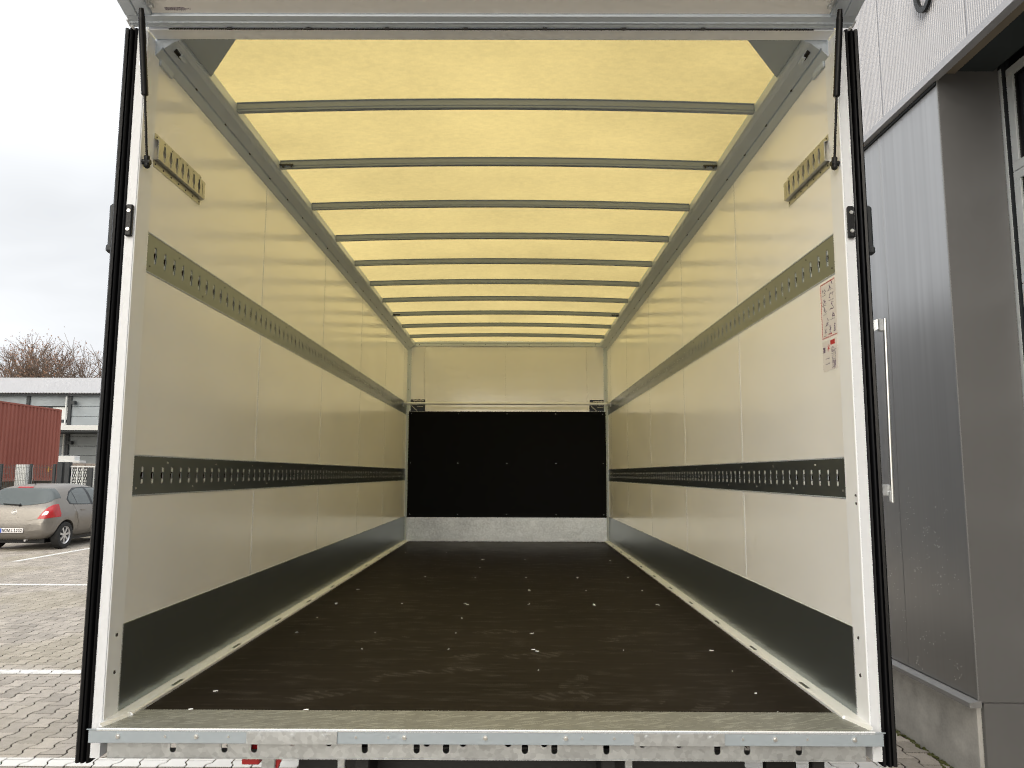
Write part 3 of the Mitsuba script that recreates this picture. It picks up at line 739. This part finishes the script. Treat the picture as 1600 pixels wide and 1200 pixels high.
add('soffit', [bx(3.102, 3.40, -6.4, YC, 3.41, 3.45)], ANTH, BU)
dk = add('sectional_door', [bx(3.178, 3.184, -2.6, YC - 0.045, -0.93, 3.40)], GLASSD, BU, label='glazed sectional door in grey aluminium frames')
add('side_gap', [bx(3.137, 3.20, YC - 0.03, YC + 0.02, -0.93, 3.40)], ANTH, dk)
add('guide_rail', [bx(3.1335, 3.1365, YC - 0.0295, YC + 0.010, -0.93, 3.35, 0.001)], DOORAL, dk)
add('side_gap', [bx(3.155, 3.21, YC - 0.043, YC - 0.031, -0.93, 3.40)], ANTH, dk)
zz = [-0.93, -0.13, 0.565, 1.265, 1.965, 2.665, 3.33]
for a, b in zip(zz[:-1], zz[1:]):
    fr_ = dk
    for c in (a + 0.002, b - 0.058):
        add('rail', bx(3.150, 3.177, -2.6, YC - 0.045, c, c + 0.056, 0.002), DOORAL, dk)
    for y0, y1 in ((YC - 0.105, YC - 0.0455), (0.93, 0.99), (-0.05, 0.01)):
        add('stile', bx(3.150, 3.177, y0, y1, a + 0.0582, b - 0.0582, 0.002), DOORAL, fr_)
    for y0, y1 in ((0.991, YC - 0.106), (0.011, 0.929)):
        add('gasket', [bx(3.162, 3.177, y0, y1, a + 0.0582, a + 0.070), bx(3.162, 3.177, y0, y1, b - 0.070, b - 0.0582), bx(3.162, 3.177, y1 - 0.012, y1, a + 0.0702, b - 0.0702), bx(3.162, 3.177, y0, y0 + 0.012, a + 0.0702, b - 0.0702)], RUBBER, fr_)
# foot of a sign letter on the upper wall
o = shapely.affinity.scale(Point(0, 0).buffer(0.17, 24), 0.62, 1.0)
o2 = shapely.affinity.translate(shapely.affinity.scale(Point(0, 0).buffer(0.142, 24), 0.52, 1.0), 0, 0.008)
add('sign_letter', prism(shapely.affinity.translate(o.difference(o2), 1.925, 3.905), 'x', 2.672, 2.692), BLACK, BU, label='lower part of a black sign letter')
dp, rng = [], random.Random(3)
for c in range(46):
    yc, zc = rng.uniform(1.99, 3.0), rng.uniform(-0.42, 0.75)
    for k in range(rng.randint(1, 7)):
        dp.append(ball((XW - 0.0008, yc + rng.gauss(0, 0.03), zc + rng.gauss(0, 0.045)), rng.uniform(0.0016, 0.0034), (0.7, 1, 1.15), 1))
add('rain_drops', [d for d in dp if d.vertices[:, 1].min() > YC + 0.01], SCREW, BU, kind='stuff')
rng, mm = random.Random(8), []
for k in range(900):
    y = rng.uniform(1.2, 9.0); x = 2.745 - abs(rng.gauss(0, 0.018))
    mm.append(ball((x, y, rng.uniform(-0.004, 0.004)), rng.uniform(0.005, 0.013), (1, 1.4, 0.6), 0))
add('moss', mm, MOSS, dz=0, kind='stuff', label='green moss growing along the foot of the concrete plinth')

# ------------------------------------------------------------------ parked hatchback
CX, CY = -11.17, 14.56
CAR = 'hatchback_car'
tag(CAR, 'beige metallic hatchback seen from behind, parked in a bay left of the truck', 'car')
st_v = [0.0, 0.015, 0.04, 0.08, 0.13, 0.18, 0.24, 0.30, 0.345, 0.38, 0.44, 0.55, 0.75, 1.0, 1.3, 1.6, 1.9, 2.2, 2.5, 2.75, 2.95, 3.1, 3.3, 3.5, 3.7, 3.85, 3.95, 4.0]
top_v = [0.60, 0.72, 0.86, 0.955, 1.03, 1.105, 1.20, 1.295, 1.365, 1.405, 1.428, 1.446, 1.466, 1.48, 1.488, 1.485, 1.465, 1.42, 1.33, 1.20, 1.085, 1.02, 0.97, 0.925, 0.86, 0.78, 0.68, 0.58]
bot_v = [0.44, 0.37, 0.31, 0.275, 0.25, 0.24, 0.235, 0.23, 0.225, 0.22, 0.215, 0.21, 0.20, 0.20, 0.20, 0.20, 0.20, 0.20, 0.20, 0.20, 0.20, 0.20, 0.20, 0.20, 0.20, 0.21, 0.26, 0.36]
wid_v = [0.74, 0.79, 0.835, 0.880, 0.915, 0.94, 0.958, 0.972, 0.98, 0.985, 0.990, 0.997, 1.0, 1.0, 1.0, 1.0, 1.0, 1.0, 1.0, 1.0, 0.995, 0.99, 0.975, 0.95, 0.90, 0.83, 0.74, 0.62]


def car_body(grow=0.0):
    vv = np.unique(np.concatenate([np.linspace(0, 0.6, 25), np.linspace(0.6, 3.6, 40), np.linspace(3.6, 4.0, 12)]))
    th = np.linspace(-np.pi / 2, np.pi / 2, 33)
    rings = []
    for v in vv:
        zt, zb, w = (np.interp(v, st_v, q) for q in (top_v, bot_v, wid_v))
        zt += grow; zb -= grow
        hz, zc = (zt - zb) / 2, (zt + zb) / 2
        n = 5.0
        z = zc + hz * np.sign(np.sin(th)) * np.abs(np.sin(th)) ** (2 / n)
        ww = np.abs(np.cos(th)) ** (2 / n)
        base = 0.856 * w + grow - np.clip(z - 0.93, 0, 1) * 0.37 - np.clip(z - 0.93, 0, 0.12) * 0.25 - np.clip(0.55 - z, 0, 1) * 0.10 + 0.012 * np.exp(-((z - 0.86) / 0.04) ** 2)
        half = np.c_[base * ww, z]
        ring = np.vstack([half, half[-2:0:-1] * [-1, 1]])
        rings.append(np.c_[ring[:, 0], np.full(len(ring), v if grow == 0 else v + (v - 2.0) / 2.0 * grow), ring[:, 1]])
    n = len(rings[0])
    V = np.vstack(rings + [[rings[0].mean(0)], [rings[-1].mean(0)]])
    F = []
    for i in range(len(rings) - 1):
        for q in range(n):
            a, b = i * n + q, i * n + (q + 1) % n
            F += [(a, b, b + n), (a, b + n, a + n)]
    e = (len(rings) - 1) * n
    for q in range(n):
        F += [(len(V) - 2, (q + 1) % n, q), (len(V) - 1, e + q, e + (q + 1) % n)]
    t = trimesh.Trimesh(V, F, process=False)
    t.merge_vertices(); t.fix_normals()
    return m3.Manifold(m3.Mesh(np.array(t.vertices, np.float32), np.array(t.faces, np.uint32)))


def mprism(poly, axis, a, b):
    return man(prism(poly, axis, a, b))


body, big = car_body(), car_body(0.007)
arch = m3.Manifold()
for v in (0.638, 3.149):
    for s in (-1, 1):
        arch = arch + man(tube((s * 0.60, v, 0.315), (s * 0.95, v, 0.315), 0.355, n=40))
shell = big - body
rear_win = [(-0.56, 1.385), (0.0, 1.395), (0.56, 1.385), (0.66, 1.33), (0.76, 1.22), (0.70, 1.10), (0.60, 1.06), (0.32, 1.02), (0.0, 1.005), (-0.32, 1.02), (-0.60, 1.06), (-0.70, 1.10), (-0.76, 1.22), (-0.66, 1.33)]
lampR = [(0.545, 0.715), (0.60, 0.80), (0.68, 0.93), (0.76, 1.02), (0.88, 1.07), (0.99, 1.06), (0.99, 0.80), (0.86, 0.745), (0.70, 0.715)]
lampW = [(0.625, 0.79), (0.665, 0.855), (0.69, 0.885), (0.745, 0.885), (0.755, 0.85), (0.735, 0.80)]
win_a = [(0.79, 1.13), (0.82, 1.06), (0.88, 1.03), (1.08, 1.015), (1.02, 1.30), (0.93, 1.26), (0.84, 1.19)]
win_b = [(1.105, 1.015), (1.66, 0.995), (1.60, 1.375), (1.30, 1.37), (1.045, 1.31)]
win_c = [(1.76, 0.99), (2.78, 0.97), (2.45, 1.26), (2.25, 1.345), (1.70, 1.38)]
trim_s = [(0.74, 1.13), (0.80, 1.015), (1.1, 0.995), (2.86, 0.955), (2.5, 1.27), (2.27, 1.37), (1.65, 1.405), (1.2, 1.39), (0.93, 1.30)]
door_lines = [Polygon([(0.93, 1.02), (0.942, 1.02), (1.02, 0.80), (1.10, 0.62), (1.14, 0.42), (1.135, 0.28), (1.123, 0.28), (1.128, 0.42), (1.088, 0.62), (1.008, 0.80)]),
              sbox(1.70, 0.26, 1.712, 1.0), sbox(1.12, 0.262, 2.7, 0.274), sbox(2.70, 0.26, 2.712, 0.98)]
inner = car_body(-0.010)
grooves = m3.Manifold()
for q in door_lines:
    for a, b in ((0.55, 1.0), (-1.0, -0.55)):
        grooves = grooves + mprism(q, 'x', a, b)
hatch = Polygon([(-0.56, 0.70), (-0.3, 0.655), (0.3, 0.655), (0.56, 0.70), (0.56, 0.712), (0.3, 0.668), (-0.3, 0.668), (-0.56, 0.712)])
grooves = grooves + mprism(hatch, 'y', -0.3, 0.3)
for s in (-1, 1):
    c = Polygon([(s * 0.40, 0.585), (s * 0.80, 0.62), (s * 0.80, 0.634), (s * 0.40, 0.600)])
    grooves = grooves + mprism(c, 'y', -0.3, 0.28)
grooves = grooves + mprism(Polygon([(-0.34, 0.385), (0.34, 0.385), (0.38, 0.525), (-0.38, 0.525)]), 'y', -0.3, 0.08)
painted = body - arch - (grooves - inner)
place = lambda m: (lambda t: (t.apply_translation((CX, CY, 0)), t)[1])(tm(m) if hasattr(m, 'to_mesh') else m.copy())
bk = add('body', place(painted), CARP, CAR, dz=0, smooth=35)
add('wheel_well', place(bx(-0.60, 0.60, 0.25, 3.55, 0.16, 0.72)), RUBBER, CAR, dz=0)
add('rear_window', place(shell ^ mprism(rear_win, 'y', -0.2, 0.55)), CGLASS, CAR, dz=0, smooth=35)
for s in (-1, 1):
    m_ = (lambda q: [(x, y) for x, y in q]) if s > 0 else (lambda q: [(-x, y) for x, y in q])
    red = (shell ^ mprism(m_(lampR), 'y', -0.2, 0.40))
    wh = mprism(m_(lampW), 'y', -0.2, 0.5)
    tl = add('tail_light', place(red - wh), REDL, CAR, dz=0, smooth=35)
    add('reversing_lens', place((shell ^ wh)), WLENS, tl, dz=0, smooth=35)
    a, b = (0.4, 1.1) if s > 0 else (-1.1, -0.4)
    gl = mprism(win_a, 'x', a, b) + mprism(win_b, 'x', a, b) + mprism(win_c, 'x', a, b)
    add('window_trim', place((car_body(0.004) - body) ^ mprism(trim_s, 'x', a, b)), ANTH, CAR, dz=0, smooth=35)
    for q in (win_a, win_b, win_c):
        add('side_window', place(shell ^ mprism(q, 'x', a, b)), CGLASS, CAR, dz=0, smooth=35)
    for v in (1.17, 1.78):
        add('door_handle', place(hull([(s * (0.845 + dx), v + dy, 0.865 + dz_) for dx in (0, 0.028) for dy, dz_ in ((0, 0.012), (0.17, 0.012), (0.01, -0.012), (0.16, -0.012))])), CARP, CAR, dz=0)
    add('mirror', place(cat([ball((s * 0.95, 2.55, 1.03), 0.11, (0.85, 0.7, 0.75), 2), tube((s * 0.80, 2.6, 0.99), (s * 0.9, 2.57, 1.0), 0.03)])), CARP, CAR, dz=0, smooth=60)
    for v in (0.638, 3.149):
        x0, x1 = (0.66, 0.85) if s > 0 else (-0.85, -0.66)
        ring_ = m3.CrossSection([[(0.20, -0.085), (0.255, -0.095), (0.295, -0.085), (0.312, -0.06), (0.312, 0.06), (0.295, 0.085), (0.255, 0.095), (0.20, 0.085)]]).revolve(40)
        t = tm(ring_); t.apply_transform(trimesh.transformations.rotation_matrix(math.pi / 2, [0, 1, 0])); t.apply_translation((s * 0.755, v, 0.312))
        wk = add('wheel', place(t), TYRE, CAR, dz=0, smooth=40)
        parts = []
        t = tm(m3.CrossSection([[(0.178, -0.07), (0.204, -0.07), (0.204, 0.083), (0.196, 0.083), (0.178, 0.06)]]).revolve(40)); t.apply_transform(trimesh.transformations.rotation_matrix(math.pi / 2 * s, [0, 1, 0])); t.apply_translation((s * 0.755, v, 0.312)); parts.append(t)
        xo = s * 0.825
        parts.append(tube((xo - s * 0.03, v, 0.312), (xo, v, 0.312), 0.055, 0.045, 20))
        for k in range(7):
            an = 2 * math.pi * k / 7 + 0.2
            d, e = np.array([0, math.cos(an), math.sin(an)]), np.array([0, -math.sin(an), math.cos(an)])
            c0 = np.array([xo, v, 0.312])
            parts.append(hull([c0 + d * 0.04 + e * w + [q, 0, 0] for w in (-0.020, 0.020) for q in (-s * 0.03, -s * 0.002)] + [c0 + d * 0.188 + e * w + [q, 0, 0] for w in (-0.026, 0.026) for q in (-s * 0.035, -s * 0.004)]))
        add('rim', place(cat(parts)), RIM, wk, dz=0)
        add('brake_disc', place(tube((s * 0.74, v, 0.312), (s * 0.76, v, 0.312), 0.178, n=24)), ANTH, wk, dz=0)
add('brake_light', place(shell ^ mprism(sbox(-0.17, 1.40, 0.17, 1.425), 'y', 0.2, 0.62)), REDL, CAR, dz=0)
add('antenna', place(tube((0, 0.75, 1.46), (0.0, 0.62, 1.60), 0.008, 0.005, 8)), BLACK, CAR, dz=0)
add('wiper', place(cat([tube((0.10, 0.095, 1.02), (-0.30, 0.105, 1.045), 0.012, 0.009, 8), tube((0.06, 0.10, 1.0), (0.10, 0.10, 1.03), 0.025, n=10)])), BLACK, CAR, dz=0)
em = trimesh.creation.torus(0.052, 0.007, 28, 8); em.apply_transform(trimesh.transformations.rotation_matrix(math.pi / 2, [1, 0, 0]))
bolt = prism([(-0.075, -0.012), (-0.01, 0.002), (-0.015, 0.012), (0.075, 0.012), (0.01, -0.002), (0.015, -0.012)], 'y', -0.005, 0.005)
e2 = cat([em, bolt]); e2.apply_transform(trimesh.transformations.rotation_matrix(math.radians(-16), [1, 0, 0])); e2.apply_translation((0.0, 0.045, 0.865))
add('emblem', place(e2), RIM, CAR, dz=0)
add('handle_strip', place(hull([(x, 0.010 + y, z) for x in (-0.11, 0.11) for y, z in ((0, 0.735), (0.03, 0.735), (0.012, 0.768), (0.05, 0.768))])), CARP, CAR, dz=0)
pk = add('number_plate', place(bx(-0.26, 0.26, -0.014, 0.012, 0.405, 0.510, 0.003)), PAPER, CAR, dz=0, label='white number plate with a blue band')
add('blue_band', place(bx(-0.258, -0.215, -0.0165, -0.0135, 0.408, 0.507)), PLATEB, pk, dz=0)
tx = meshkit.text_mesh('NOM L 1232', 0.068, 0.002, bold=True)
tx.vertices *= [0.44 / (tx.bounds[1][0] - tx.bounds[0][0]), 1, 1]
tx.apply_transform(trimesh.transformations.rotation_matrix(math.pi / 2, [1, 0, 0])); tx.apply_translation((-0.205, -0.0142, 0.424))
add('plate_lettering', place(tx), BLACK, pk, dz=0)
add('exhaust', place(tube((0.30, 0.10, 0.24), (0.30, 0.02, 0.235), 0.025, n=12)), RIM, CAR, dz=0)

# ------------------------------------------------------------------ fence, gate and what stands behind
FY = 20.0
FE = 'metal_fence'
tag(FE, 'dark wire mesh fence with square posts behind the parked hatchback', 'fence')
px_ = [-26.8, -24.3, -21.8, -19.3, -16.80, -15.20, -14.32, -13.61]
for x in px_:
    add('post', bx(x - 0.035, x + 0.035, FY - 0.03, FY + 0.03, 0, 2.0, 0.003), ANTH, FE, dz=0)
for a, b in zip(px_[:-1], px_[1:]):
    wires = [bx(x - 0.0035, x + 0.0035, FY - 0.004, FY + 0.003, 0.05, 1.98) for x in np.arange(a + 0.05, b - 0.02, 0.05)]
    wires += [bx(a + 0.036, b - 0.036, FY - 0.011, FY - 0.005, z, z + 0.008) for z in np.arange(0.10, 1.98, 0.2)]
    add('mesh_panel', wires, FENCE, FE, dz=0)
GA = 'yard_gate'
tag(GA, 'grey metal gate with perforated infill between thick dark posts, right of the fence', 'gate')
for x, w, h in ((-13.42, 0.16, 2.06), (-13.20, 0.14, 2.06), (-12.52, 0.16, 1.90)):
    add('post', bx(x - w / 2, x + w / 2, FY - 0.08, FY + 0.08, 0, h, 0.005), ANTH, GA, dz=0)
for z in (1.91, 0.13):
    add('cross_rail', bx(-13.12, -12.30, FY - 0.03, FY + 0.01, z, z + 0.04), PALE, GA, dz=0)
for k, x in enumerate(np.arange(-13.10, -12.34, 0.165)):
    add('bar', bx(x, x + 0.028, FY - 0.02, FY + 0.005, 0.172, 1.908, 0.002), PALE, GA, dz=0)
ch = []
for i, x in enumerate(np.arange(-13.08, -12.34, 0.0275)):
    for j, z in enumerate(np.arange(0.19, 1.88, 0.085)):
        if (i + j) % 2 == 0:
            ch.append(bx(x, x + 0.0272, FY + 0.008, FY + 0.012, z, z + 0.06))
add('infill_plates', ch, PALE, GA, dz=0, kind='stuff')
add('backing', bx(-13.12, -12.36, FY + 0.03, FY + 0.05, 0.17, 1.90), ANTH, GA, dz=0)
add('white_cabinet', bx(-15.08, -14.76, FY + 0.45, FY + 0.8, 0.9, 1.985, 0.01), PALE, dz=0, label='pale upright cabinet standing behind the wire mesh fence', category='cabinet')
add('base', bx(-15.06, -14.78, FY + 0.47, FY + 0.78, 0.0, 0.9, 0.01), CONC, 'white_cabinet', dz=0)

# block stack behind the gate
rng = random.Random(5)
tag('stone_stack', 'stack of brown rubble stones with pale slabs on top behind the gate', 'stone stack')
y0 = 30.0
for r in range(6):
    x = -21.4
    while x < -16.6:
        w = rng.uniform(0.25, 0.55)
        add('stone', bx(x, x + w - 0.02, y0 + rng.uniform(-.05, .05), y0 + 0.6, 0.36 * r, 0.36 * r + 0.345 - rng.uniform(0, 0.05), 0.04), STONE, 'stone_stack', dz=0); x += w
add('slab', bx(-20.2, -18.7, y0 + 0.1, y0 + 0.6, 2.165, 2.26, 0.01), PALE, 'stone_stack', dz=0)
add('slab', bx(-19.75, -18.95, y0 + 0.15, y0 + 0.55, 2.262, 2.47, 0.01), PALE, 'stone_stack', dz=0)

# red container on a trailer
CO = 'shipping_container'
tag(CO, 'red brown ribbed shipping container raised on a trailer behind the fence', 'container')
cx1, cz0, cz1, cy0, cy1 = -16.84, 1.45, 4.09, 19.6 + 0.9, 25.5
pts = [(cx1 - 0.06, cy0 + 0.12)]
y = cy0 + 0.12
while y < cy1 - 0.14:
    pts += [(cx1 - 0.045, y), (cx1 - 0.045, y + 0.07), (cx1 - 0.012, y + 0.10), (cx1 - 0.012, y + 0.17)]; y += 0.2
pts += [(cx1 - 0.045, cy1 - 0.12), (cx1 - 0.10, cy1 - 0.12), (cx1 - 0.10, cy0 + 0.12)]
ck = add('side_panel', prism(pts, 'z', cz0 + 0.12, cz1 - 0.06), CONT, CO, dz=0)
add('frame', [bx(cx1 - 0.16, cx1, cy0, cy0 + 0.115, cz0, cz1, 0.004), bx(cx1 - 0.16, cx1, cy1 - 0.115, cy1, cz0, cz1, 0.004), bx(cx1 - 0.10, cx1 - 0.004, cy0 + 0.116, cy1 - 0.116, cz1 - 0.058, cz1 - 0.001), bx(cx1 - 0.10, cx1 - 0.004, cy0 + 0.116, cy1 - 0.116, cz0 + 0.001, cz0 + 0.118)], CONT, CO, dz=0)
add('box', bx(cx1 - 2.43, cx1 - 0.11, cy0 + 0.02, cy1 - 0.02, cz0 + 0.02, cz1 - 0.02), CONT, CO, dz=0)
t8 = meshkit.text_mesh('8-', 0.16, 0.004, bold=True)
t8.apply_transform(trimesh.transformations.rotation_matrix(math.pi / 2, [1, 0, 0])); t8.apply_transform(trimesh.transformations.rotation_matrix(math.pi / 2, [0, 0, 1])); t8.apply_translation((cx1 - 0.008, cy1 - 0.62, cz0 + 0.34))
add('yellow_number', t8, YELLOW, CO, dz=0)
TL = 'container_trailer'
tag(TL, 'low trailer carrying the red brown container, behind the fence', 'trailer')
add('frame', [bx(cx1 - 1.75, cx1 - 1.55, cy0 - 0.5, cy1 + 0.3, 1.10, 1.445), bx(cx1 - 0.85, cx1 - 0.65, cy0 - 0.5, cy1 + 0.3, 1.10, 1.445), bx(cx1 - 2.40, cx1 - 0.02, cy1 - 0.3, cy1 + 0.1, 1.25, 1.445)], STONE, TL, dz=0)
for y in (cy1 - 1.1, cy1 - 2.3):
    for x in (cx1 - 0.22, cx1 - 2.2):
        w = add('wheel', tube((x - 0.15, y, 0.5), (x + 0.15, y, 0.5), 0.5, n=28), TYRE, TL, dz=0)
        add('hub', tube((x + 0.148, y, 0.5), (x + 0.156, y, 0.5), 0.27, n=20), PALE, w, dz=0)
add('leg', bx(cx1 - 0.7, cx1 - 0.58, cy0 + 0.5, cy0 + 0.62, 0.0, 1.10, 0.005), STONE, TL, dz=0)

# warehouse
WH = 'warehouse'
tag(WH, 'grey panelled hall with a pale corrugated roof, below the bare trees', 'building')
HX0, HX1, HY = -48.0, -8.0, 43.0
lev = [0.0, 0.9, 1.53, 2.15, 2.77, 3.34, 3.92, 4.50, 5.13, 5.75, 6.42]
cols = [-47.4, -44.9, -42.3, -39.7, -37.1, -34.5, -32.0, -29.47, -26.92, -24.3, -21.7, -19.1, -16.5, -13.9, -11.3, -8.3]
for a, b in zip(cols[:-1], cols[1:]):
    for z0, z1 in zip(lev[:-1], lev[1:]):
        if (a, z0) in ((-29.47, 5.13), (-29.47, 4.50)):
            continue
        add('panel', bx(a + 0.06, b - 0.06, HY, HY + 0.08, z0 + 0.012, z1 - 0.012, 0.006), FARW, WH, dz=0)
for x in cols:
    add('column', bx(x - 0.10, x + 0.10, HY - 0.10, HY + 0.06, 0, 6.43, 0.005), ANTH, WH, dz=0)
wd = add('window_band', bx(-29.37, -27.02, HY + 0.03, HY + 0.05, 4.512, 5.738), PALE, WH, dz=0)
add('frame', [bx(-29.37, -27.02, HY - 0.02, HY + 0.028, 5.70, 5.738), bx(-29.37, -27.02, HY - 0.02, HY + 0.028, 4.76, 4.93), bx(-28.3, -28.0, HY - 0.02, HY + 0.028, 4.94, 5.69)], ANTH, wd, dz=0)
add('backing', bx(HX0, HX1, HY + 0.09, HY + 30, 0, 6.4), ANTH, WH, dz=0)
n, pitch, amp = int((HX1 - HX0) / 0.1771), 0.1771, 0.028
xg = np.arange(0, n * 8 + 1) * pitch / 8 + HX0
top = amp * np.cos(2 * np.pi * (xg - HX0) / pitch)
rows = [(HY - 0.45, 6.53), (HY + 16, 6.53 + 16.45 * 0.18), (HY + 32, 6.53)]
V = np.vstack([np.c_[xg, np.full(len(xg), y), z + top + d] for y, z in rows for d in (0.0, -0.012)])
m_, F = len(xg), []
for i in range(m_ - 1):
    for r in (0, 1):
        a, b, c, d = r * 2 * m_ + i, r * 2 * m_ + i + 1, (r + 1) * 2 * m_ + i + 1, (r + 1) * 2 * m_ + i
        F += [(a, b, c), (a, c, d)]
        F += [(a + m_, c + m_, b + m_), (a + m_, d + m_, c + m_)]
    F += [(i, m_ + i, m_ + i + 1), (i, m_ + i + 1, i + 1)]
add('roof', trimesh.Trimesh(V, F, process=False), FARR, WH, dz=0, label='pale corrugated roof')
add('gutter', bx(HX0, HX1, HY - 0.30, HY - 0.12, 6.36, 6.455), ANTH, WH, dz=0)
add('downpipe', [tube((-27.10, HY - 0.14, 0.1), (-27.10, HY - 0.14, 6.36), 0.05, n=10)], PALE, WH, dz=0)
for z, x in ((5.95, -26.70), (3.53, -26.72)):
    add('lamp', [bx(x - 0.06, x + 0.22, HY - 0.35, HY - 0.1, z - 0.10, z + 0.10, 0.01)], ANTH, WH, dz=0)
ca_ = add('canopy', [hull([(x, y, z) for x in (-31.0, -20.0) for y, z in ((40.0, 4.17 - 0.03), (40.0, 4.42), (43.0, 4.50), (43.0, 4.20))])], PALE, WH, dz=0)
add('underside', bx(-30.9, -20.1, 40.05, 42.95, 4.06, 4.135), ANTH, ca_, dz=0)

# bare trees with a few brown leaves behind the hall
def tree(x, y, h, spread, seed, label, leafy):
    rng = np.random.default_rng(seed)
    tr, tw, lv = [], [], []

    def grow(p, d, length, r, depth):
        q = p + d * length
        (tr if depth < 2 else tw).append((p, q, r, r * 0.72))
        if depth >= 6:
            for _ in range(leafy):
                lv.append(q + rng.normal(0, 0.20, 3))
            return
        for _ in range(3 if depth < 6 else 2):
            ax = rng.normal(0, 1, 3)
            nd = d + ax * (0.42 if depth else 0.38) * spread + np.array([0, 0, 0.16])
            nd /= np.linalg.norm(nd)
            grow(p + d * length * rng.uniform(0.72, 1.0), nd, length * rng.uniform(0.70, 0.90), r * 0.64, depth + 1)

    grow(np.array([x, y, 0.0]), np.array([0, 0, 1.0]), h * 0.25, h * 0.019, 0)
    key = numbered('bare_tree'); tag(key, label, 'tree', 'bare trees behind the grey hall')
    add('trunk', [tube(a, b, r, r2, 8) for a, b, r, r2 in tr], BARK, key, dz=0)
    add('crown', [tube(a, b, max(r, 0.012), max(r2, 0.010), 3) for a, b, r, r2 in tw], BARK, key, dz=0)
    c = np.array(lv); n = len(c)
    for part, m in ((np.arange(n) % 3 != 0, LEAF), (np.arange(n) % 3 == 0, LEAF2)):
        cc = c[part]; k = len(cc)
        a, b = rng.normal(0, 1, (k, 3)), rng.normal(0, 1, (k, 3))
        a = a / np.linalg.norm(a, axis=1, keepdims=True) * 0.085; b = b / np.linalg.norm(b, axis=1, keepdims=True) * 0.055
        V = np.stack([cc - a, cc - b, cc + a, cc + b], 1).reshape(-1, 3)
        F = np.vstack([np.arange(k)[:, None] * 4 + [0, 1, 2], np.arange(k)[:, None] * 4 + [0, 2, 3]])
        add('leaves', trimesh.Trimesh(V, F, process=False), m, key, dz=0, kind='stuff')


tree(-45.5, 66.0, 14.2, 1.15, 14, 'lower bare tree at the left frame edge behind the hall roof', 1)
tree(-40.9, 63.0, 14.9, 1.2, 7, 'broad bare tree with rust brown leaves above the middle of the hall roof', 3)
tree(-37.2, 64.5, 15.2, 1.1, 23, 'bare tree beside the truck door, right of the broad brown one', 1)
